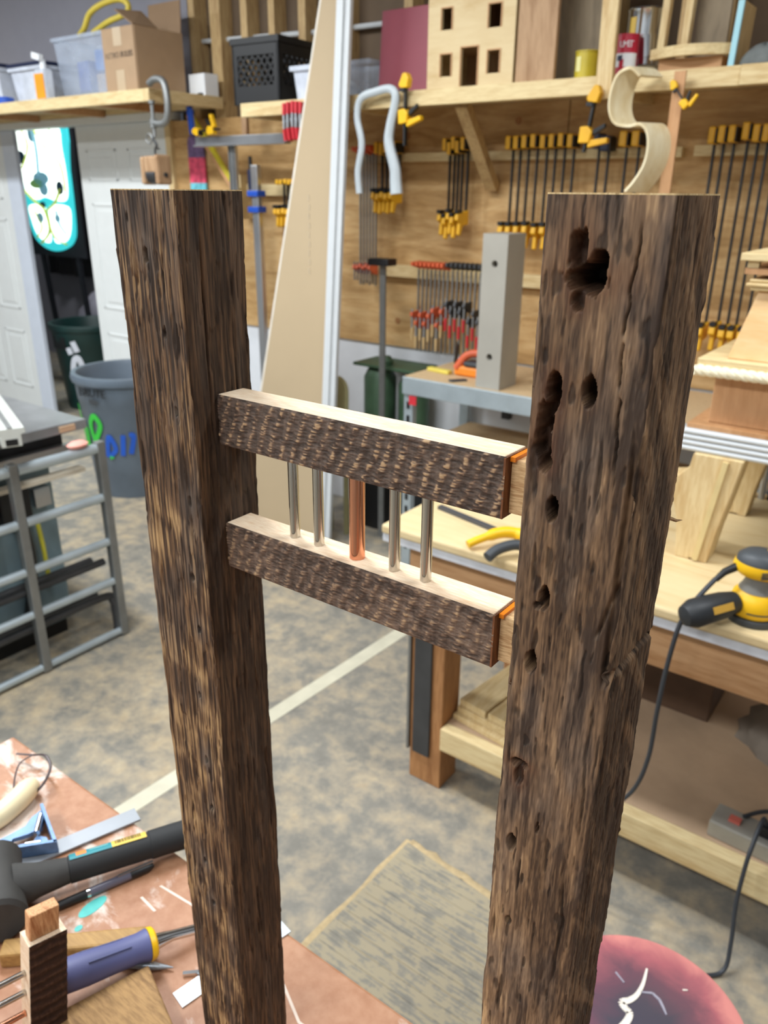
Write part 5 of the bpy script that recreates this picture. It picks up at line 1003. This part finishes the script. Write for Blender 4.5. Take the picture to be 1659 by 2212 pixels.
# ------------------------------------------------------------------ main piece: two barn-wood posts joined by two rails and five rods
FR = thing('barnwood_ladder', 'two dark reclaimed barn-wood posts joined by rails and metal rods', 'wooden frame', (-.29, .36, T))
def carve_post(x0, x1, y0, y1, z0, z1, du, dz, disp, mats):
    """closed skin around a post; disp(face, u, z) -> offset, gr, tone, rot; faces 0:-Y 1:+X 2:+Y 3:-X"""
    segs = []; wx, wy = x1-x0, y1-y0
    for f, (a, L_, d) in enumerate((((x0, y0), wx, (1, 0)), ((x1, y0), wy, (0, 1)), ((x1, y1), wx, (-1, 0)), ((x0, y1), wy, (0, -1)))):
        n = int(L_/(du if f < 2 else du*3)); t_ = np.arange(n)/n*L_; nx, ny = d[1], -d[0]
        segs.append(np.stack([a[0]+d[0]*t_, a[1]+d[1]*t_, np.full(n, nx), np.full(n, ny), np.full(n, f), t_, np.full(n, L_)], -1))
    S = np.concatenate(segs); ns = len(S)
    for f in range(4):   # corner vertex pushes out on the bisector
        i = np.where((S[:, 4] == f) & (S[:, 5] == 0))[0][0]; pf = (f-1) % 4; pn_ = segs[pf][0, 2:4]; S[i, 2:4] = (S[i, 2:4]+pn_)/1.0
    nz_ = int((z1-z0)/dz)+1; zv = np.linspace(z0, z1, nz_)
    D = np.zeros((nz_, ns)); GR = np.zeros_like(D); TO = np.zeros_like(D); RO = np.zeros_like(D); CAV = np.zeros_like(D)
    for f in range(4):
        m = S[:, 4] == f; u, zz = np.meshgrid(S[m, 5], zv); L_ = S[m, 6][0]; d, g, t_, r, cav = disp(f, u, zz, L_)
        # soften the arrises with a worn, wavering round
        e = np.minimum(u, L_-u); wear = .0012+.0022*vn(zz/.03, np.full_like(zz, f*7.), 77); d = d - np.clip(wear-e, 0, 1)**2/wear*.8*(.4+vn(zz/.012, np.full_like(zz, 3.+f), 78))
        D[:, m] = d; GR[:, m] = g; TO[:, m] = t_; RO[:, m] = r; CAV[:, m] = cav
    V = np.stack([S[None, :, 0]+S[None, :, 2]*D, S[None, :, 1]+S[None, :, 3]*D, np.broadcast_to(zv[:, None], D.shape)], -1).reshape(-1, 3)
    idx = np.arange(nz_*ns).reshape(nz_, ns); nxt = np.roll(idx, -1, 1)
    F = np.stack([idx[:-1], nxt[:-1], nxt[1:], idx[1:]], -1).reshape(-1, 4)
    return V, F, {'gr': GR.ravel(), 'tone': TO.ravel(), 'rot': RO.ravel(), 'cavity_shade': CAV.ravel()}, S, idx
def hole(u, z, cu_, cz, ru_, rz, depth, seed, rag=.35, sharp=.25):
    q = np.hypot((u-cu_)/ru_, (z-cz)/rz); q = q*(1-rag/2+rag*(.55*vn(u/.0022+seed*3, z/.004, 40+seed)+.45*vn(u/.0006+seed*3, z/.0045, 60+seed))*1.05)
    return -depth*(1-sstep(1-sharp, 1+sharp*.4, q))
def cracks(u, z, seed, pitch=.004, thr=.80, depth=.0022):
    n = vn(u/pitch+.35*fbm(z/.02, u/.02, seed+9)*2, z/.045, seed); n2 = fbm(u/.0011, z/.03, seed+3, 2)
    return -depth*sstep(thr, thr+.10, n)*sstep(.42, .62, n2)
LX0, LX1, LY0, LY1 = -.4690, -.4045, .3330, .3885
RX0, RX1, RY0, RY1 = -.1595, -.1040, .3285, .3880
def left_disp(f, u, z, L_):
    grain = fbm((u+.0012*fbm(z/.06, u/.03, 5))/.00145+11*f, z/.05, 10+f, 2); fine = fbm(u/.0007+f*5, z/.018, 20+f, 2); big = fbm(u/.05+f*3, z/.11, 30+f, 3)
    saw = fbm(u/.08, (z+u*.42)/.030, 33, 3)      # slanting saw bands
    d = (grain-.5)*.0012+(fine-.5)*.0006+(big-.5)*.0022 + cracks(u, z, 50+f, .0028, .78, .002) - .0007*sstep(.54, .57, fbm(u/.006+3*f, z/.04, 95+f, 4))
    dark = fbm(u/.011+4*f, z/.07, 36+f, 4); cavity_shade = np.zeros_like(d)
    line = sstep(.40, .58, fbm((u+.0015*fbm(z/.05, u/.02, 6))/.0010+7*f, z/.030, 14+f, 2))
    if f == 0:
        g = .12+.46*line*(.72+.34*sstep(.30, .70, saw)) + .20*(fine-.5) + .14*sstep(.48, .72, saw)*(.3+.7*sstep(1.52, 1.35, z)) - .15*sstep(.42, .74, dark)*(.5+.5*line)
        d = d*1.1; tone = .42*sstep(.44, .72, dark) + .25*sstep(1.5, 1.62, z)*vn(u/.01, z/.04, 39); cavity_shade = np.zeros_like(d)
        for i, (hx, hz_, r1, r2) in enumerate(((-.439, 1.582, .0021, .0052), (-.426, 1.534, .0017, .004), (-.454, 1.604, .0012, .003), (-.423, 1.481, .0016, .0035), (-.417, 1.417, .0016, .004), (-.422, 1.356, .002, .004), (-.419, 1.313, .0018, .0032), (-.426, 1.251, .0016, .003), (-.425, 1.188, .0016, .0035), (-.425, 1.138, .0018, .003), (-.435, 1.023, .0018, .003), (-.440, 1.07, .0018, .003))):
            h = hole(u, z, hx-LX0, hz_, r1, r2, .009, i, .5); d = d+h; cavity_shade = np.maximum(cavity_shade, -h/.009); tone = tone+.7*np.exp(-((u-hx+LX0)/.006)**2-((z-hz_)/.012)**2)  # nail hole depth also drives the painted shade
    else:
        g = .17+.22*sstep(.35, .7, fbm(u/.006+f, z/.06, 44+f, 3))*line+.20*(fine-.5)+.10*(grain-.5)-.14*sstep(.78, .9, vn(u/.003, z/.05, 50+f)); tone = .35*sstep(.5, .7, dark)
        if f == 1: d = d - .004*np.exp(-((u-.0175-.003*(vn(z/.05, z*0, 71)-.5)*2)/.0006)**2)*sstep(1.40, 1.56, z)*sstep(1.605, 1.57, z)
    return d, np.clip(g, 0, 1), np.clip(tone, 0, .9), np.zeros_like(d), cavity_shade
def right_disp(f, u, z, L_):
    x = RX0+u
    grain = fbm((u+.002*fbm(z/.05, u/.02, 105))/.0019+9*f, z/.06, 110+f, 2); fine = fbm(u/.0008+f*5, z/.012, 120+f, 2); big = fbm(u/.03+f*3, z/.09, 130+f, 3); dark = fbm(u/.014+4*f, z/.045, 136+f, 4); cavity_shade = .62*np.maximum(sstep(.80, .88, vn(u/.0021+1.2*fbm(z/.012, u/.012, 196+f), z/.016, 191+f)), sstep(.82, .90, vn(u/.0040+1.5*fbm(z/.03, u/.02, 197+f), z/.05, 192+f)))  # mask starts with shade coloured into the fine cracks
    fl = fbm(u/.005+3*f, z/.030, 190+f, 4); ckA = sstep(.80, .88, vn(u/.0021+1.2*fbm(z/.012, u/.012, 196+f), z/.016, 191+f)); ckB = sstep(.82, .90, vn(u/.0040+1.5*fbm(z/.03, u/.02, 197+f), z/.05, 192+f))
    d = (grain-.5)*.0006+(fine-.5)*.0005+(big-.5)*.0020 - .0004*sstep(.52, .56, fl) - .0007*ckA - .0012*ckB + (vn(u/.0005, z/.0025, 199)-.5)*.0003
    line = fbm((u+.002*fbm(z/.04, u/.02, 106))/.0010+7*f, z/.03, 114+f, 2); g = .31+.34*(line-.5)+.22*(grain-.5)+.26*(fine-.5)+.34*(big-.48)-.10*sstep(.42, .72, dark)+.16*(vn(u/.0005, z/.004, 198)-.5)+.14*sstep(.50, .62, fl)-.08; tone = .50*sstep(.40, .70, dark)+.15*sstep(.45, .65, big); rot = np.zeros_like(d)
    if f == 0:
        H = [(-.1375, 1.587, .0095, .0065, .030, 1), (-.1425, 1.598, .0040, .0090, .010, 2), (-.133, 1.5935, .0042, .0055, .026, 3), (-.1405, 1.578, .003, .005, .007, 11),
             (-.148, 1.536, .0036, .0098, .030, 4), (-.151, 1.523, .0042, .0085, .014, 5), (-.1515, 1.511, .0045, .010, .011, 6), (-.149, 1.503, .0032, .005, .012, 12),
             (-.1312, 1.539, .0035, .0072, .028, 7), (-.1435, 1.480, .0031, .0066, .030, 8), (-.143, 1.432, .0027, .0068, .030, 9), (-.1465, 1.427, .002, .002, .006, 13), (-.147, 1.3935, .0033, .0066, .030, 10),
             (-.148, 1.327, .0048, .0030, .022, 14), (-.148, 1.319, .003, .006, .004, 15), (-.149, 1.270, .0027, .0062, .030, 16), (-.146, 1.210, .0018, .0030, .02, 17), (-.134, 1.289, .001, .004, .01, 18)]
        for cx_, cz, a, b_, dp, sd_ in H:
            h = hole(u, z, cx_-RX0, cz, a, b_, dp, sd_, .55 if sd_ in (1, 2, 5, 6, 11, 12, 15) else .25); d = np.minimum(d, h) if dp > .02 else d+h; cavity_shade = np.maximum(cavity_shade, np.clip(-h/dp, 0, 1)*(.97 if dp > .02 else .55))  # deep holes get their dark interior from painted shade
            halo = np.exp(-((u-cx_+RX0)/(a*2.0))**2-((z-cz)/(b_*1.5))**2); rot = np.maximum(rot, (.75 if sd_ in (1, 2, 4, 5, 6, 11, 12, 14, 15) else .2)*halo*(.4+.9*fine))
        # torn ledge and long checks near the right arris
        ue = L_-u
        cl_ = .0135-.05*np.abs(z-1.565)+.0022*fbm(z/.006, u*0, 171, 4); ck = np.exp(-((ue-cl_)/.0005)**2)*sstep(1.49, 1.52, z)*sstep(1.613, 1.60, z)*sstep(.25, .45, fbm(z/.012, u*0, 173)); d = d - .0030*ck; cavity_shade = np.maximum(cavity_shade, .7*ck)
        lip = sstep(cl_, cl_-.0006, ue)*sstep(cl_-.006, cl_-.002, ue)*sstep(1.52, 1.54, z)*sstep(1.612, 1.60, z); d = d + .0012*lip*fbm(u/.002, z/.005, 174)
        d = d - .0042*sstep(.0052, .0040, ue-.001*fbm(z/.012, u*0, 172))*sstep(1.392, 1.402, z)*sstep(1.535, 1.50, z)
        d = d - .003*np.exp(-((u-(.0485+(z-1.434)*.22))/.0008)**2)*sstep(1.418, 1.424, z)*sstep(1.452, 1.446, z)
        pale = np.exp(-((ue-.014)/.004)**2)*sstep(1.515, 1.535, z)*sstep(1.575, 1.565, z); g = g+.22*pale
        tone = tone*(1-.5*pale)+.4*np.exp(-((u-.03)/.012)**2-((z-1.30)/.018)**2)+.4*np.exp(-((u-.02)/.008)**2-((z-1.19)/.02)**2)+.5*np.exp(-((u-.026)/.01)**2-((z-1.515)/.014)**2)
        g = g + .10*sstep(.010, .0, u)*sstep(1.6, 1.5, z) + .16*sstep(.030, .012, u)*sstep(1.30, 1.18, z)
    if f == 1:
        diag = fbm((u+z*.75)/.010, (u-z*.3)/.07, 180, 4); g = g*.85+.20*sstep(.42, .72, diag)-.05; d = d - .002*sstep(1.402, 1.398, z)*0 - .0030*sstep(1.3965, 1.4, z)*sstep(1.404, 1.4005, z) + .0010*(diag-.5)
        tone = tone*.5
    return d, np.clip(g, 0, 1), np.clip(tone, 0, .85), np.clip(rot, 0, 1), np.clip(cavity_shade, 0, 1)
def build_post(x0, x1, y0, y1, du, dz, fn, m, lb):
    V, F, at, S, idx = carve_post(x0, x1, y0, y1, T+.0003, EYE, du, dz, fn, None)
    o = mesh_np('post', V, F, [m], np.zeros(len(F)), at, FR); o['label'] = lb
    top = MB(); ring = [tuple(V[i]) for i in idx[-1]]; top.add(ring+[(p[0], p[1], p[2]+.0007) for p in ring], [tuple(range(len(ring), 2*len(ring)))]+[(i, (i+1) % len(ring), (i+1) % len(ring)+len(ring), i+len(ring)) for i in range(len(ring))])
    obj('sawn_end', top, end_m, o)
    return o
pL = build_post(LX0, LX1, LY0, LY1, .00048, .0011, left_disp, post_l_m, 'dark oak post with slanting saw marks')
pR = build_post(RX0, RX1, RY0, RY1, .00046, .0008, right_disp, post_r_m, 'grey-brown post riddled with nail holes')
obj('splinter', MB().tube([(-.1065, .388, 1.4665), (-.103, .395, 1.463), (-.101, .399, 1.4625)], [.0012, .0009, .0002], 5), wood('splinter_wood', 'a98a62', '6b4d33', 'x', 30), pR)
def build_rail(z0, z1, seed, lb):
    x0, x1, y0, y1 = LX1+.0004, -.1825, .3545, .3785
    R_ = bpy.data.objects.new('rail', None); COL.objects.link(R_); R_.parent = FR; R_.location = Vector((x0, y0, z0))-wloc(FR); R_['label'] = lb
    nx, nz = 560, 96; X_, Zg = np.meshgrid(np.linspace(0, x1-x0, nx), np.linspace(0, z1-z0, nz))
    sl = X_-Zg*.42; bnd = .55*(.5+.5*np.sin(2*np.pi*sl/.0098+5*fbm(X_/.025, Zg/.02, seed+8)))+.45*fbm(sl/.004, Zg/.02, seed, 3); ch_ = fbm(X_/.0042+sl*0, (Zg+X_*.04)/.00105, seed+2, 3); fine = fbm(X_/.0011, Zg/.0006, seed+5, 2)
    ch2 = vn(X_/.0038, (Zg+.0008*fbm(X_/.01, Zg/.01, seed+7))/.0009, seed+4)
    d = (bnd-.5)*.0013+(ch2-.5)*.0005*(.4+bnd)+(ch_-.5)*.0008+(fine-.5)*.0004
    e = np.minimum(Zg, (z1-z0)-Zg); d = d*sstep(0, .0012, e) - .0006*sstep(.0016, 0, e)
    V = np.stack([x0+X_, y0-.0006-d, z0+Zg], -1).reshape(-1, 3); idx = np.arange(nx*nz).reshape(nz, nx)
    F = np.stack([idx[:-1, :-1], idx[:-1, 1:], idx[1:, 1:], idx[1:, :-1]], -1).reshape(-1, 4)
    low = seed > 250
    g = .20+.42*(ch_-.45)+.46*sstep(.50, .78, bnd)*sstep(.40, .72, ch2)*(1.0 if not low else .55)+.25*(ch2-.5)+(.14 if low else .04)*sstep(.4, .6, fbm(X_/.03, Zg/.015, seed+11)); tone = .6*sstep(.62, .40, bnd)*(.9 if not low else .5)+.2
    mesh_np('rough_face', V, F, [rail_m], np.zeros(len(F)), {'gr': np.clip(g, 0, 1).ravel(), 'tone': np.clip(tone, 0, .9).ravel()}, R_)['label'] = 'dark rough-sawn front face'
    obj('core', MB().box(x0, x1-.0012, y0+.0006, y1, z0, z1), cut_m, R_, bevel=.0006)
    obj('end_face', MB().box(x1-.0012, x1, y0-.0008, y1-.001, z0+.0003, z1-.0006), side_m, R_)
    obj('tenon', MB().box(x1+.0001, RX0+.002, y0+.006, y1-.002, z0+.002, z1-.003), wood('tenon_%d' % seed, 'e6c492', 'a9784a', 'x', 60, 8, .5, .6, .15), R_, bevel=.0004)
    obj('tenon', MB().box(LX1-.002, x0-.00005, y0+.006, y1-.002, z0+.002, z1-.003), MATS['tenon_%d' % seed], R_)
    obj('shim', MB().bar((x1+.0016, y0+.004, z1-.0022), (x1+.0016, y1-.001, z1-.0022), .003, .0026), glue_m, R_, label='amber strip along the shoulder')
    return R_
build_rail(1.4565, 1.492, 200, 'upper rail'); build_rail(1.3625, 1.3975, 260, 'lower rail')
for x, r, m, lb in ((-.3475, .0036, rod_steel, None), (-.3255, .0036, rod_steel, None), (-.2925, .0052, copper, 'copper rod'), (-.2625, .0036, rod_steel, None), (-.2385, .0036, rod_steel, None)):
    obj('rod', MB().cyl((x, .3662, 1.3972), (x, .3662, 1.4568), r, n=24), m, FR, smooth=True, label=lb)
